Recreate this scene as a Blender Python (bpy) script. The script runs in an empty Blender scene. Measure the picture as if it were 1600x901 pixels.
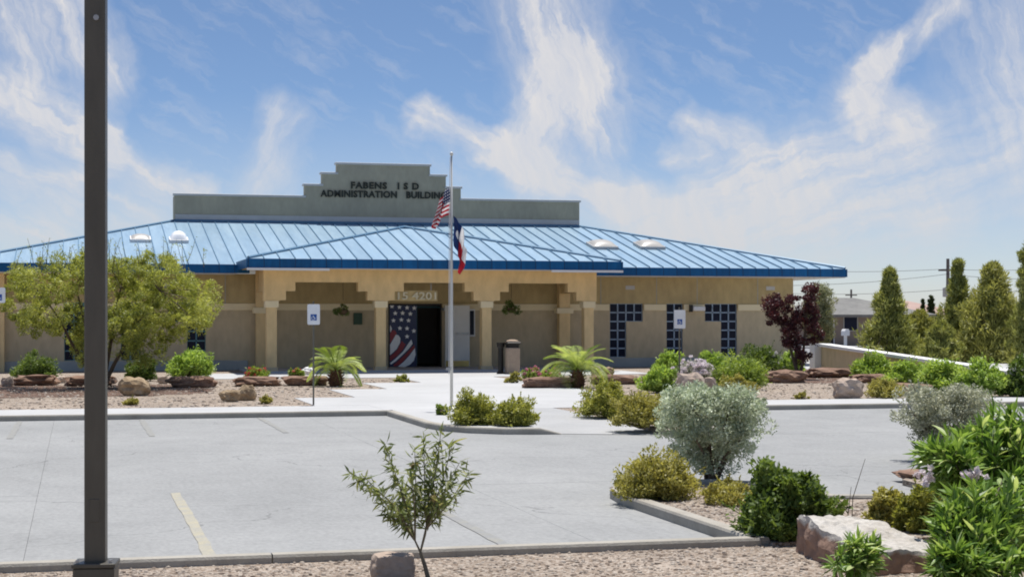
import bpy, bmesh, math, random
import numpy as np
from mathutils import Vector, Matrix, noise as mnoise

random.seed(7)
rng = np.random.default_rng(11)
SC = bpy.context.scene
COL = SC.collection
R = math.radians

# ------------------------------------------------------------------ camera, sky, sun, exposure
F, HY = 2650.0, 495.0                 # focal length and horizon, in pixels of a 1600 wide frame
PSI = math.atan(680.0 / F)            # camera turned to the right of the facade normal
CAMZ = 1.88
SP, CP = math.sin(PSI), math.cos(PSI)
cam = bpy.data.cameras.new("camera")
camo = bpy.data.objects.new("camera", cam)
COL.objects.link(camo)
camo.location = (0, 0, CAMZ)
camo.rotation_euler = (R(90), 0, -PSI)
cam.sensor_width = 36
cam.lens = 36 * F / 1600
cam.shift_y = (HY - 450.5) / 1600
cam.clip_end = 6000
cam.clip_start = 0.1
SC.camera = camo

SUN_EL, SUN_AZ = R(76), R(24)         # high sun behind the building, a little to the right
sun = bpy.data.lights.new("sun", 'SUN')
sun.energy = 4.2
sun.angle = R(0.53)
sun.color = (1.0, 0.96, 0.9)
suno = bpy.data.objects.new("sun", sun)
COL.objects.link(suno)
sdir = Vector((math.sin(SUN_AZ) * math.cos(SUN_EL), math.cos(SUN_AZ) * math.cos(SUN_EL), math.sin(SUN_EL)))
suno.rotation_euler = (-sdir).to_track_quat('-Z', 'Y').to_euler()
suno.location = (10, 40, 60)

SC.view_settings.view_transform = 'Standard'
SC.view_settings.look = 'None'
SC.view_settings.gamma = 1.0
SC.view_settings.exposure = 0.45
SC.view_settings.use_curve_mapping = False
SC.cycles.filter_width = 1.9
SC.cycles.use_denoising = True
SC.cycles.max_bounces = 6
SC.cycles.diffuse_bounces = 3
SC.cycles.glossy_bounces = 3
SC.cycles.transmission_bounces = 4
SC.cycles.transparent_max_bounces = 8


def azel(px, py):
    u = (px - 800) / F
    return math.degrees(PSI + math.atan(u)), math.degrees(math.atan((HY - py) / F * math.cos(math.atan(u))))


def build_world():
    w = bpy.data.worlds.new("World")
    SC.world = w
    w.use_nodes = True
    nt = w.node_tree
    N, L = nt.nodes, nt.links
    N.clear()

    def nd(t, **k):
        n = N.new(t)
        for a, b in k.items():
            setattr(n, a, b)
        return n

    def math_(op, a, b=None, clamp=False):
        n = nd('ShaderNodeMath', operation=op)
        n.use_clamp = clamp
        for i, v in enumerate((a, b)):
            if v is None:
                continue
            if isinstance(v, (int, float)):
                n.inputs[i].default_value = v
            else:
                L.new(v, n.inputs[i])
        return n.outputs[0]

    def vmath(op, a, b=None, scale=None):
        n = nd('ShaderNodeVectorMath', operation=op)
        for i, v in enumerate((a, b)):
            if v is None:
                continue
            if isinstance(v, tuple):
                n.inputs[i].default_value = v
            else:
                L.new(v, n.inputs[i])
        if scale is not None:
            if isinstance(scale, (int, float)):
                n.inputs['Scale'].default_value = scale
            else:
                L.new(scale, n.inputs['Scale'])
        return n.outputs['Value'] if op in ('DOT_PRODUCT', 'DISTANCE', 'LENGTH') else n.outputs[0]

    def noise_(vec, scale, detail=5, rough=0.6, col=False):
        n = nd('ShaderNodeTexNoise')
        n.inputs['Scale'].default_value = scale
        n.inputs['Detail'].default_value = detail
        n.inputs['Roughness'].default_value = rough
        L.new(vec, n.inputs['Vector'])
        return n.outputs['Color' if col else 'Fac']

    tc = nd('ShaderNodeTexCoord')
    sep = nd('ShaderNodeSeparateXYZ')
    L.new(tc.outputs['Generated'], sep.inputs[0])
    # the sky's colour by height: the air's gradient is compressed towards the horizon
    zz = math_('MULTIPLY', sep.outputs['Z'], 2.2)
    cb = nd('ShaderNodeCombineXYZ')
    L.new(sep.outputs['X'], cb.inputs[0])
    L.new(sep.outputs['Y'], cb.inputs[1])
    L.new(zz, cb.inputs[2])
    sky = nd('ShaderNodeTexSky', sky_type='NISHITA')
    sky.sun_disc = False
    sky.sun_elevation = SUN_EL
    sky.sun_rotation = SUN_AZ
    sky.altitude = 1100
    sky.air_density = 1.0
    sky.dust_density = 0.6
    sky.ozone_density = 1.6
    L.new(vmath('NORMALIZE', cb.outputs[0]), sky.inputs[0])
    hs = nd('ShaderNodeHueSaturation')
    hs.inputs['Saturation'].default_value = 1.06
    hs.inputs['Value'].default_value = 0.88
    L.new(sky.outputs[0], hs.inputs['Color'])

    az = math_('MULTIPLY', math_('ARCTAN2', sep.outputs['X'], sep.outputs['Y']), 57.29578)
    el = math_('MULTIPLY', math_('ARCSINE', sep.outputs['Z']), 57.29578)
    p = nd('ShaderNodeCombineXYZ')
    L.new(az, p.inputs[0])
    L.new(el, p.inputs[1])
    p = p.outputs[0]
    w1 = vmath('SCALE', vmath('SUBTRACT', noise_(p, 0.55, 3, 0.55, True), (0.5, 0.5, 0.5)), scale=1.7)
    w2 = vmath('SCALE', vmath('SUBTRACT', noise_(p, 2.4, 4, 0.6, True), (0.5, 0.5, 0.5)), scale=0.42)
    q = vmath('ADD', vmath('ADD', p, w1), w2)
    q = vmath('MULTIPLY', q, (1, 1, 0))
    qs = vmath('ADD', vmath('ADD', p, vmath('SCALE', w1, scale=0.55)), w2)
    FA = [-28, 18, 62, -72]

    def fibre(ang, seed):
        m = nd('ShaderNodeMapping')
        m.inputs['Location'].default_value = (seed, seed * 1.7, 0)
        m.inputs['Rotation'].default_value = (0, 0, R(-ang))
        m2 = nd('ShaderNodeMapping')
        m2.inputs['Scale'].default_value = (0.32, 2.3, 1)
        L.new(vmath('MULTIPLY', qs, (1, 1, 0)), m.inputs['Vector'])
        L.new(m.outputs[0], m2.inputs['Vector'])
        return noise_(m2.outputs[0], 1.0, 6, 0.62)
    fibs = [fibre(a_, 3.1 * i) for i, a_ in enumerate(FA)]
    fib = fibs[0]
    puff = noise_(q, 0.45, 5, 0.55)

    # cirrus streaks: (from, to, half width, density) on the sky, azimuth and elevation
    S = [((-60, 110), (150, 225), 46, 1.0), ((140, 220), (310, 305), 30, 0.9),
         ((10, -10), (60, 100), 60, 0.75), ((105, -10), (165, 120), 52, 0.8),
         ((-30, 250), (110, 292), 40, 0.7), ((-30, 355), (90, 372), 40, 0.6), ((150, 290), (230, 330), 40, 0.45),
         ((442, 185), (405, 310), 42, 0.6),
         ((840, -40), (885, 120), 95, 0.85), ((880, 110), (830, 250), 62, 0.9), ((905, 80), (945, 215), 48, 0.75),
         ((650, 185), (800, 250), 30, 0.95), ((800, 245), (960, 320), 46, 0.85), ((950, 310), (1130, 372), 44, 0.75),
         ((1475, 10), (1380, 95), 26, 0.75), ((1385, 85), (1335, 175), 34, 0.75), ((1080, 190), (1160, 215), 32, 0.75),
         ((1050, 243), (1100, 232), 22, 0.6), ((1080, 290), (1240, 250), 36, 0.7), ((1330, 150), (1440, 205), 46, 0.55),
         ((1180, 320), (1640, 235), 125, 0.5), ((1020, 350), (1460, 345), 70, 0.5), ((1560, 20), (1640, 200), 110, 0.5),
         ((1200, 280), (1400, 215), 60, 0.45), ((60, 330), (250, 370), 60, 0.35)]
    tots = [None] * len(FA)
    for (a, b, wd, st) in S:
        A, B = azel(*a), azel(*b)
        dx, dy = B[0] - A[0], B[1] - A[1]
        L2 = dx * dx + dy * dy
        ang = math.degrees(math.atan2(dy, dx))
        g = min(range(len(FA)), key=lambda i: abs((ang - FA[i] + 90) % 180 - 90))
        r = vmath('SUBTRACT', q, (A[0], A[1], 0))
        t = math_('DIVIDE', vmath('DOT_PRODUCT', r, (dx, dy, 0)), L2, True)
        d = vmath('DISTANCE', r, vmath('SCALE', (dx, dy, 0), scale=t))
        k = math_('SUBTRACT', 1.0, math_('DIVIDE', d, wd * 0.0216 * 1.25), True)
        k = math_('MULTIPLY', math_('POWER', k, 1.1), st)
        tots[g] = k if tots[g] is None else math_('ADD', tots[g], k)
    near = None
    for g in range(len(FA)):
        if tots[g] is None:
            continue
        f = math_('MULTIPLY', math_('SUBTRACT', fibs[g], 0.24), 2.1, True)
        f = math_('ADD', math_('MULTIPLY', f, 0.8), math_('MULTIPLY', puff, 0.45))
        # a dense core stays white, the rim frays into fibres
        k = math_('MULTIPLY', math_('MINIMUM', tots[g], 1.2), f)
        near = k if near is None else math_('ADD', near, k)
    near = math_('MULTIPLY', near, 1.5, True)
    # thin veil of the same cirrus over the whole sky
    gen = math_('MULTIPLY', math_('SUBTRACT', math_('MULTIPLY', math_('ADD', fib, puff), 0.5), 0.5, True), 1.5, True)
    cl = math_('MAXIMUM', near, gen)
    cl = math_('MULTIPLY', cl, math_('ADD', 0.5, math_('MULTIPLY', fibs[3], 0.75)), True)
    cl = math_('MULTIPLY', cl, 0.97)
    mix = nd('ShaderNodeMix', data_type='RGBA')
    L.new(cl, mix.inputs['Factor'])
    L.new(hs.outputs[0], mix.inputs[6])
    mix.inputs[7].default_value = (5.5, 5.4, 5.45, 1)
    hz = math_('MULTIPLY', math_('POWER', math_('SUBTRACT', 1.0, math_('DIVIDE', math_('ABSOLUTE', el), 7.5), True), 1.3), 0.75)
    mix2 = nd('ShaderNodeMix', data_type='RGBA')
    L.new(hz, mix2.inputs['Factor'])
    L.new(mix.outputs[2], mix2.inputs[6])
    mix2.inputs[7].default_value = (4.25, 4.35, 4.6, 1)
    mix = mix2
    bg = nd('ShaderNodeBackground')
    bg.inputs['Strength'].default_value = 0.1
    L.new(mix.outputs[2], bg.inputs['Color'])
    out = nd('ShaderNodeOutputWorld')
    L.new(bg.outputs[0], out.inputs[0])


build_world()
SC.world.cycles.sampling_method = 'MANUAL'
SC.world.cycles.sample_map_resolution = 256


# ------------------------------------------------------------------ where a spot of the place lies
def ray(px, py):
    u, v = (px - 800) / F, (HY - py) / F
    return SP + u * CP, CP - u * SP, v


def on_z(px, py, z=0.0):
    a, b, v = ray(px, py)
    t = (z - CAMZ) / v
    return Vector((a * t, b * t, z))


def on_y(px, py, y):
    a, b, v = ray(px, py)
    t = y / b
    return Vector((a * t, y, CAMZ + v * t))


def at_d(px, py, t):
    a, b, v = ray(px, py)
    return Vector((a * t, b * t, CAMZ + v * t))


def depth(p):
    return p[0] * SP + p[1] * CP


# ------------------------------------------------------------------ materials
def new_mat(name):
    m = bpy.data.materials.new(name)
    m.use_nodes = True
    nt = m.node_tree
    b = nt.nodes['Principled BSDF']
    return m, nt, b


def rgba(c):
    return (c[0], c[1], c[2], 1.0)


def pmat(name, c1, c2=None, scale=3.0, rough=0.8, bump=0.0, bscale=60.0, metal=0.0, spec=0.4, fine=0.0, fscale=80.0, coat=0.0, stretch=None, vary=0.0):
    m, nt, b = new_mat(name)
    N, L = nt.nodes, nt.links
    geo = N.new('ShaderNodeNewGeometry')
    vec = geo.outputs['Position']
    if stretch:
        mp = N.new('ShaderNodeMapping')
        mp.inputs['Scale'].default_value = stretch
        L.new(vec, mp.inputs['Vector'])
        vec = mp.outputs[0]
    b.inputs['Roughness'].default_value = rough
    b.inputs['Metallic'].default_value = metal
    b.inputs['Specular IOR Level'].default_value = spec
    b.inputs['Coat Weight'].default_value = coat
    if c2 is None:
        c2 = tuple(x * 0.85 for x in c1)
    n = N.new('ShaderNodeTexNoise')
    n.inputs['Scale'].default_value = scale
    n.inputs['Detail'].default_value = 6
    n.inputs['Roughness'].default_value = 0.62
    L.new(vec, n.inputs['Vector'])
    rp = N.new('ShaderNodeMapRange')
    rp.inputs['From Min'].default_value = 0.33
    rp.inputs['From Max'].default_value = 0.67
    L.new(n.outputs['Fac'], rp.inputs['Value'])
    mx = N.new('ShaderNodeMix')
    mx.data_type = 'RGBA'
    mx.inputs[6].default_value = rgba(c1)
    mx.inputs[7].default_value = rgba(c2)
    L.new(rp.outputs[0], mx.inputs['Factor'])
    colout = mx.outputs[2]
    if fine:
        n2 = N.new('ShaderNodeTexNoise')
        n2.inputs['Scale'].default_value = fscale
        n2.inputs['Detail'].default_value = 3
        L.new(vec, n2.inputs['Vector'])
        r2 = N.new('ShaderNodeMapRange')
        r2.inputs['From Min'].default_value = 0.3
        r2.inputs['From Max'].default_value = 0.7
        r2.inputs['To Min'].default_value = 1 - fine
        r2.inputs['To Max'].default_value = 1 + fine
        L.new(n2.outputs['Fac'], r2.inputs['Value'])
        vm = N.new('ShaderNodeVectorMath')
        vm.operation = 'SCALE'
        L.new(colout, vm.inputs[0])
        L.new(r2.outputs[0], vm.inputs['Scale'])
        colout = vm.outputs[0]
    if vary:
        oi = N.new('ShaderNodeObjectInfo')
        r3 = N.new('ShaderNodeMapRange')
        r3.inputs['To Min'].default_value = 1 - vary
        r3.inputs['To Max'].default_value = 1 + vary
        L.new(oi.outputs['Random'], r3.inputs['Value'])
        v3 = N.new('ShaderNodeVectorMath')
        v3.operation = 'SCALE'
        L.new(colout, v3.inputs[0])
        L.new(r3.outputs[0], v3.inputs['Scale'])
        colout = v3.outputs[0]
    L.new(colout, b.inputs['Base Color'])
    if bump:
        n3 = N.new('ShaderNodeTexNoise')
        n3.inputs['Scale'].default_value = bscale
        n3.inputs['Detail'].default_value = 4
        L.new(vec, n3.inputs['Vector'])
        bp = N.new('ShaderNodeBump')
        bp.inputs['Strength'].default_value = bump
        bp.inputs['Distance'].default_value = 0.02
        L.new(n3.outputs['Fac'], bp.inputs['Height'])
        L.new(bp.outputs[0], b.inputs['Normal'])
    return m


def gravel_mat(name, ca, cb, cc, scale=42.0):
    m, nt, b = new_mat(name)
    N, L = nt.nodes, nt.links
    geo = N.new('ShaderNodeNewGeometry')
    v = N.new('ShaderNodeTexVoronoi')
    v.inputs['Scale'].default_value = scale
    L.new(geo.outputs['Position'], v.inputs['Vector'])
    sep = N.new('ShaderNodeSeparateColor')
    L.new(v.outputs['Color'], sep.inputs[0])
    cr = N.new('ShaderNodeValToRGB')
    e = cr.color_ramp.elements
    e[0].position, e[0].color = 0.0, rgba(ca)
    e[1].position, e[1].color = 1.0, rgba(cc)
    k = cr.color_ramp.elements.new(0.5)
    k.color = rgba(cb)
    L.new(sep.outputs[0], cr.inputs[0])
    n = N.new('ShaderNodeTexNoise')
    n.inputs['Scale'].default_value = 0.9
    n.inputs['Detail'].default_value = 5
    L.new(geo.outputs['Position'], n.inputs['Vector'])
    r = N.new('ShaderNodeMapRange')
    r.inputs['From Min'].default_value = 0.3
    r.inputs['From Max'].default_value = 0.7
    r.inputs['To Min'].default_value = 0.82
    r.inputs['To Max'].default_value = 1.12
    L.new(n.outputs['Fac'], r.inputs['Value'])
    vm = N.new('ShaderNodeVectorMath')
    vm.operation = 'SCALE'
    L.new(cr.outputs[0], vm.inputs[0])
    L.new(r.outputs[0], vm.inputs['Scale'])
    L.new(vm.outputs[0], b.inputs['Base Color'])
    b.inputs['Roughness'].default_value = 0.9
    b.inputs['Specular IOR Level'].default_value = 0.2
    bp = N.new('ShaderNodeBump')
    bp.invert = True
    bp.inputs['Strength'].default_value = 0.9
    bp.inputs['Distance'].default_value = 0.02
    L.new(v.outputs['Distance'], bp.inputs['Height'])
    L.new(bp.outputs[0], b.inputs['Normal'])
    return m


def leaf_mat(name, c1, c2, trans=0.42, rand=False, rough=0.5, tint=(1.15, 1.12, 0.6)):
    m, nt, b = new_mat(name)
    N, L = nt.nodes, nt.links
    if rand:
        a = N.new('ShaderNodeObjectInfo')
        f = a.outputs['Random']
    else:
        a = N.new('ShaderNodeAttribute')
        a.attribute_name = 'tone'
        f = a.outputs['Fac']
    mx = N.new('ShaderNodeMix')
    mx.data_type = 'RGBA'
    mx.inputs[6].default_value = rgba(c1)
    mx.inputs[7].default_value = rgba(c2)
    L.new(f, mx.inputs['Factor'])
    b.inputs['Roughness'].default_value = rough
    b.inputs['Specular IOR Level'].default_value = 0.35
    L.new(mx.outputs[2], b.inputs['Base Color'])
    tr = N.new('ShaderNodeBsdfTranslucent')
    vm = N.new('ShaderNodeVectorMath')
    vm.operation = 'MULTIPLY'
    vm.inputs[1].default_value = tint
    L.new(mx.outputs[2], vm.inputs[0])
    L.new(vm.outputs[0], tr.inputs['Color'])
    ms = N.new('ShaderNodeMixShader')
    ms.inputs[0].default_value = trans
    L.new(b.outputs[0], ms.inputs[1])
    L.new(tr.outputs[0], ms.inputs[2])
    L.new(ms.outputs[0], N['Material Output'].inputs['Surface'])
    return m


def lot_mat(name, c1, c2, *a, **k):
    """old broom-finished concrete: broad stains, tyre-worn streaks, hairline crazing"""
    m = pmat(name, c1, c2, *a, **k)
    nt = m.node_tree
    N, L = nt.nodes, nt.links
    b = N['Principled BSDF']
    src = b.inputs['Base Color'].links[0].from_socket
    geo = N.new('ShaderNodeNewGeometry')

    def layer(src, scale, stretch, lo, hi, fmin, fmax, detail=5):
        mp = N.new('ShaderNodeMapping')
        mp.inputs['Scale'].default_value = stretch
        L.new(geo.outputs['Position'], mp.inputs['Vector'])
        n = N.new('ShaderNodeTexNoise')
        n.inputs['Scale'].default_value = scale
        n.inputs['Detail'].default_value = detail
        n.inputs['Roughness'].default_value = 0.65
        L.new(mp.outputs[0], n.inputs['Vector'])
        r = N.new('ShaderNodeMapRange')
        r.inputs['From Min'].default_value = fmin
        r.inputs['From Max'].default_value = fmax
        r.inputs['To Min'].default_value = lo
        r.inputs['To Max'].default_value = hi
        L.new(n.outputs['Fac'], r.inputs['Value'])
        v = N.new('ShaderNodeVectorMath')
        v.operation = 'SCALE'
        L.new(src, v.inputs[0])
        L.new(r.outputs[0], v.inputs['Scale'])
        return v.outputs[0]
    src = layer(src, 0.55, (1.3, 0.7, 1), 0.93, 1.06, 0.3, 0.7, 4)
    src = layer(src, 2.6, (1.4, 0.6, 1), 0.93, 1.02, 0.3, 0.5, 6)
    src = layer(src, 5.5, (1.6, 0.4, 1), 1.0, 1.08, 0.62, 0.75, 5)
    src = layer(src, 0.9, (1.6, 0.5, 1), 1.0, 0.86, 0.64, 0.74, 4)
    src = layer(src, 20, (1, 0.5, 1), 0.88, 1.10, 0.3, 0.7, 4)
    # hairline cracks
    nw = N.new('ShaderNodeTexNoise')
    nw.inputs['Scale'].default_value = 0.8
    nw.inputs['Detail'].default_value = 6
    L.new(geo.outputs['Position'], nw.inputs['Vector'])
    sc = N.new('ShaderNodeVectorMath')
    sc.operation = 'MULTIPLY_ADD'
    sc.inputs[1].default_value = (1.6, 1.6, 0)
    L.new(nw.outputs['Color'], sc.inputs[0])
    L.new(geo.outputs['Position'], sc.inputs[2])
    vo = N.new('ShaderNodeTexVoronoi')
    vo.feature = 'DISTANCE_TO_EDGE'
    vo.inputs['Scale'].default_value = 0.21
    L.new(sc.outputs[0], vo.inputs['Vector'])
    r = N.new('ShaderNodeMapRange')
    r.inputs['From Max'].default_value = 0.0026
    r.inputs['To Min'].default_value = 0.62
    r.inputs['To Max'].default_value = 1.0
    L.new(vo.outputs['Distance'], r.inputs['Value'])
    v = N.new('ShaderNodeVectorMath')
    v.operation = 'SCALE'
    L.new(src, v.inputs[0])
    L.new(r.outputs[0], v.inputs['Scale'])
    src = v.outputs[0]
    L.new(src, b.inputs['Base Color'])
    return m


M = {}
M['earth'] = pmat('dry_earth', (0.40, 0.33, 0.27), (0.32, 0.26, 0.20), 0.12, 0.95, 0.2, 3)
M['lot'] = lot_mat('lot_concrete', (0.312, 0.314, 0.308), (0.255, 0.258, 0.254), 0.16, 0.85, 0.25, 120, fine=0.05, fscale=30, spec=0.25)
M['joint'] = pmat('joint_filler', (0.17, 0.17, 0.17), None, 2, 0.95)
M['walk'] = pmat('walk_concrete', (0.47, 0.47, 0.465), (0.40, 0.40, 0.395), 0.4, 0.85, 0.2, 120, fine=0.04, fscale=25, spec=0.25)
M['ramp'] = pmat('ramp_concrete', (0.40, 0.40, 0.396), (0.33, 0.331, 0.328), 0.5, 0.85, 0.2, 120, fine=0.06, fscale=20, spec=0.25)
M['kerb'] = pmat('kerb_concrete', (0.40, 0.375, 0.325), (0.30, 0.275, 0.23), 1.6, 0.9, 0.3, 80, fine=0.07, fscale=40)
M['gravel'] = gravel_mat('pink_gravel', (0.18, 0.13, 0.093), (0.34, 0.275, 0.218), (0.48, 0.42, 0.355))
M['mulch_shade'] = gravel_mat('red_gravel_shade', (0.05, 0.028, 0.02), (0.13, 0.078, 0.055), (0.30, 0.21, 0.165))  # red mulch, its colour darkened further to paint in tree shade
M['pebble'] = leaf_mat('pebbles', (0.14, 0.10, 0.075), (0.45, 0.39, 0.325), 0.0, rough=0.85)
M['paint_yellow'] = pmat('worn_yellow_paint', (0.385, 0.35, 0.25), (0.305, 0.297, 0.268), 5, 0.8, fine=0.12, fscale=50)
M['paint_faint'] = pmat('worn_faint_paint', (0.275, 0.268, 0.235), (0.235, 0.237, 0.235), 6, 0.8, fine=0.1, fscale=40)
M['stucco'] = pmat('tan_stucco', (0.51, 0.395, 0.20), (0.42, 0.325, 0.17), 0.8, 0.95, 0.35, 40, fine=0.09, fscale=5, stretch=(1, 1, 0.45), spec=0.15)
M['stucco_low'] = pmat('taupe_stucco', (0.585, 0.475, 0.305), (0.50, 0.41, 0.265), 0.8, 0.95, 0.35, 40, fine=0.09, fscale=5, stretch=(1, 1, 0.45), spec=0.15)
M['stucco_beam'] = pmat('warm_stucco', (0.78, 0.575, 0.30), (0.73, 0.54, 0.28), 0.9, 0.95, 0.35, 40, fine=0.08, fscale=5, spec=0.15, stretch=(1, 1, 0.45))
M['band'] = pmat('cream_stucco', (0.84, 0.72, 0.47), (0.80, 0.68, 0.44), 1.5, 0.95, 0.3, 90, spec=0.15)
M['plinth'] = pmat('grey_stucco', (0.40, 0.41, 0.38), (0.34, 0.35, 0.33), 1.4, 0.95, 0.3, 60, spec=0.15)
M['parapet'] = pmat('grey_parapet_stucco', (0.42, 0.385, 0.285), (0.34, 0.315, 0.24), 0.9, 0.95, 0.3, 70, fine=0.05, fscale=8, spec=0.15, stretch=(1, 1, 0.5))
M['parapet_cap'] = pmat('parapet_cap_metal', (0.52, 0.51, 0.49), (0.46, 0.45, 0.43), 2, 0.5)
M['roof'] = pmat('blue_roof_metal', (0.32, 0.445, 0.54), (0.24, 0.365, 0.475), 0.9, 0.36, 0.12, 1.6, metal=0.15, spec=0.6, fine=0.06, fscale=4, stretch=(2.5, 0.3, 0.3), vary=0.06)
M['rib'] = pmat('roof_seam_metal', (0.10, 0.21, 0.32), (0.085, 0.185, 0.29), 0.8, 0.45, metal=0.1)
M['fascia'] = pmat('blue_fascia_metal', (0.003, 0.105, 0.27), (0.003, 0.09, 0.24), 1.2, 0.45, spec=0.25, fine=0.14, fscale=3, vary=0.12, stretch=(2.5, 1, 0.6))
M['fascia_joint'] = pmat('fascia_joint_shadow', (0.002, 0.045, 0.13), None, 2, 0.5)
M['soffit'] = pmat('white_soffit', (0.66, 0.62, 0.56), (0.6, 0.565, 0.51), 1, 0.8)
M['trim'] = pmat('white_trim', (0.8, 0.79, 0.77), (0.74, 0.73, 0.71), 1.5, 0.6)
M['glass'] = pmat('dark_window_glass', (0.006, 0.010, 0.028), (0.009, 0.014, 0.035), 0.8, 0.16, spec=0.12)
M['frame'] = pmat('pale_blue_frame', (0.34, 0.43, 0.52), (0.29, 0.37, 0.46), 3, 0.5)
M['frame_teal'] = pmat('teal_frame', (0.12, 0.26, 0.28), (0.10, 0.22, 0.24), 3, 0.5)
M['dark'] = pmat('dark_bronze_aluminium', (0.022, 0.02, 0.018), (0.03, 0.027, 0.024), 3, 0.4, metal=0.4)
M['bronze'] = pmat('bronze_pole_paint', (0.115, 0.105, 0.082), (0.075, 0.069, 0.055), 1.2, 0.42, 0.05, 40, metal=0.2, spec=0.5, fine=0.08, fscale=12, stretch=(1, 1, 0.25))
M['interior'] = pmat('dim_interior', (0.2, 0.17, 0.14), None, 1, 0.9)
M['doorwhite'] = pmat('white_door_paint', (0.74, 0.72, 0.66), (0.68, 0.66, 0.60), 1.5, 0.5)
M['brass'] = pmat('brass_kickplate', (0.55, 0.42, 0.16), None, 4, 0.35, metal=0.7)
M['steel'] = pmat('galvanised_steel', (0.45, 0.45, 0.44), (0.36, 0.36, 0.36), 6, 0.4, metal=0.6)
M['post_paint'] = pmat('weathered_post', (0.16, 0.15, 0.12), (0.12, 0.11, 0.09), 5, 0.7)
M['alu'] = pmat('flagpole_aluminium', (0.66, 0.65, 0.6), (0.58, 0.57, 0.53), 3, 0.45, metal=0.25)
M['sign_white'] = pmat('sign_white', (0.85, 0.86, 0.86), None, 2, 0.5)
M['sign_blue'] = pmat('sign_blue', (0.02, 0.10, 0.36), (0.02, 0.09, 0.33), 2, 0.5)
M['sign_green'] = pmat('sign_green', (0.03, 0.075, 0.04), None, 2, 0.5)
M['navy'] = pmat('flag_navy', (0.012, 0.022, 0.085), (0.01, 0.02, 0.075), 2, 0.35)
M['red'] = pmat('flag_red', (0.30, 0.014, 0.022), (0.26, 0.012, 0.02), 2, 0.35)
M['offwhite'] = pmat('flag_white', (0.9, 0.89, 0.86), (0.87, 0.86, 0.83), 2, 0.4)
M['letter_dark'] = pmat('dark_letter_metal', (0.03, 0.032, 0.022), None, 2, 0.6)
M['letter_pale'] = pmat('pale_letter', (0.66, 0.60, 0.42), None, 2, 0.6)
M['bin'] = pmat('exposed_aggregate', (0.42, 0.32, 0.23), (0.36, 0.27, 0.2), 8, 0.95, 0.4, 70, fine=0.15, fscale=60)
M['bark'] = pmat('grey_brown_bark', (0.16, 0.12, 0.085), (0.09, 0.065, 0.045), 14, 0.95, 0.5, 30, stretch=(1, 1, 0.3))
M['twig'] = pmat('pale_twig', (0.20, 0.17, 0.12), (0.14, 0.115, 0.08), 14, 0.9)
M['palmtrunk'] = pmat('palm_boot_bark', (0.16, 0.075, 0.04), (0.09, 0.04, 0.022), 9, 0.95, 0.5, 25)
M['rock_red'] = pmat('red_sandstone', (0.29, 0.185, 0.13), (0.15, 0.085, 0.058), 3.5, 0.95, 0.7, 18, fine=0.14, fscale=22)
M['rock_tan'] = pmat('tan_sandstone', (0.46, 0.35, 0.22), (0.22, 0.15, 0.085), 5, 0.95, 0.7, 18, fine=0.15, fscale=26)
M['rock_pale'] = pmat('pale_limestone', (0.50, 0.40, 0.325), (0.36, 0.28, 0.22), 3, 0.95, 0.6, 18, fine=0.08, fscale=30)
M['wallcap'] = pmat('white_wall_cap', (0.82, 0.81, 0.79), (0.76, 0.75, 0.73), 1, 0.8)
M['shingle'] = pmat('grey_shingle', (0.22, 0.215, 0.20), (0.15, 0.148, 0.14), 0.6, 0.9, fine=0.1, fscale=4)
M['brickwall'] = pmat('brown_house_wall', (0.27, 0.225, 0.19), (0.23, 0.19, 0.16), 0.8, 0.95)
M['clay'] = pmat('clay_roof', (0.42, 0.30, 0.26), (0.36, 0.25, 0.21), 0.8, 0.9)
M['wood'] = pmat('weathered_pole_wood', (0.15, 0.14, 0.135), (0.11, 0.105, 0.10), 5, 0.95)
M['wire'] = pmat('black_wire', (0.05, 0.05, 0.05), None, 2, 0.7)
M['acrylic'] = pmat('white_acrylic_dome', (0.85, 0.85, 0.86), (0.8, 0.8, 0.81), 2, 0.3, spec=0.5)
M['acrylic_tan'] = pmat('yellowed_acrylic_dome', (0.44, 0.42, 0.38), (0.38, 0.36, 0.33), 2, 0.4, spec=0.5)
M['asphalt'] = pmat('street_asphalt', (0.26, 0.26, 0.265), (0.22, 0.22, 0.225), 0.4, 0.9)
M['carpaint'] = pmat('white_car_paint', (0.8, 0.8, 0.8), None, 2, 0.25, coat=0.4)
M['tyre'] = pmat('black_rubber', (0.02, 0.02, 0.02), None, 2, 0.9)
M['basket'] = pmat('basket_fibre', (0.12, 0.08, 0.04), None, 9, 0.95)

# foliage
M['f_olive'] = leaf_mat('leaf_olive', (0.17, 0.19, 0.03), (0.5, 0.5, 0.13))
M['f_gold'] = leaf_mat('leaf_golden_olive', (0.2, 0.19, 0.035), (0.6, 0.55, 0.19))
M['f_bright'] = leaf_mat('leaf_bright', (0.17, 0.29, 0.035), (0.55, 0.70, 0.18))
M['f_mid'] = leaf_mat('leaf_mid', (0.14, 0.22, 0.035), (0.42, 0.52, 0.12))
M['f_dark'] = leaf_mat('leaf_dark', (0.05, 0.095, 0.018), (0.22, 0.3, 0.07))
M['f_sage'] = leaf_mat('leaf_sage', (0.27, 0.31, 0.18), (0.76, 0.82, 0.63), 0.25, tint=(1.0, 1.05, 0.85))
M['f_sagegrey'] = leaf_mat('leaf_sage_grey', (0.28, 0.285, 0.18), (0.62, 0.625, 0.48), 0.25, tint=(1.0, 1.02, 0.85))
M['f_willow'] = leaf_mat('leaf_willow', (0.16, 0.20, 0.03), (0.55, 0.575, 0.16))
M['f_plum'] = leaf_mat('leaf_plum', (0.035, 0.014, 0.018), (0.15, 0.055, 0.055), 0.3, tint=(1.4, 0.7, 0.7))
M['f_pine'] = leaf_mat('needle_pine', (0.17, 0.20, 0.045), (0.52, 0.53, 0.18), 0.3)
M['f_pine2'] = leaf_mat('needle_pine_olive', (0.20, 0.215, 0.05), (0.56, 0.55, 0.19), 0.3)
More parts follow.
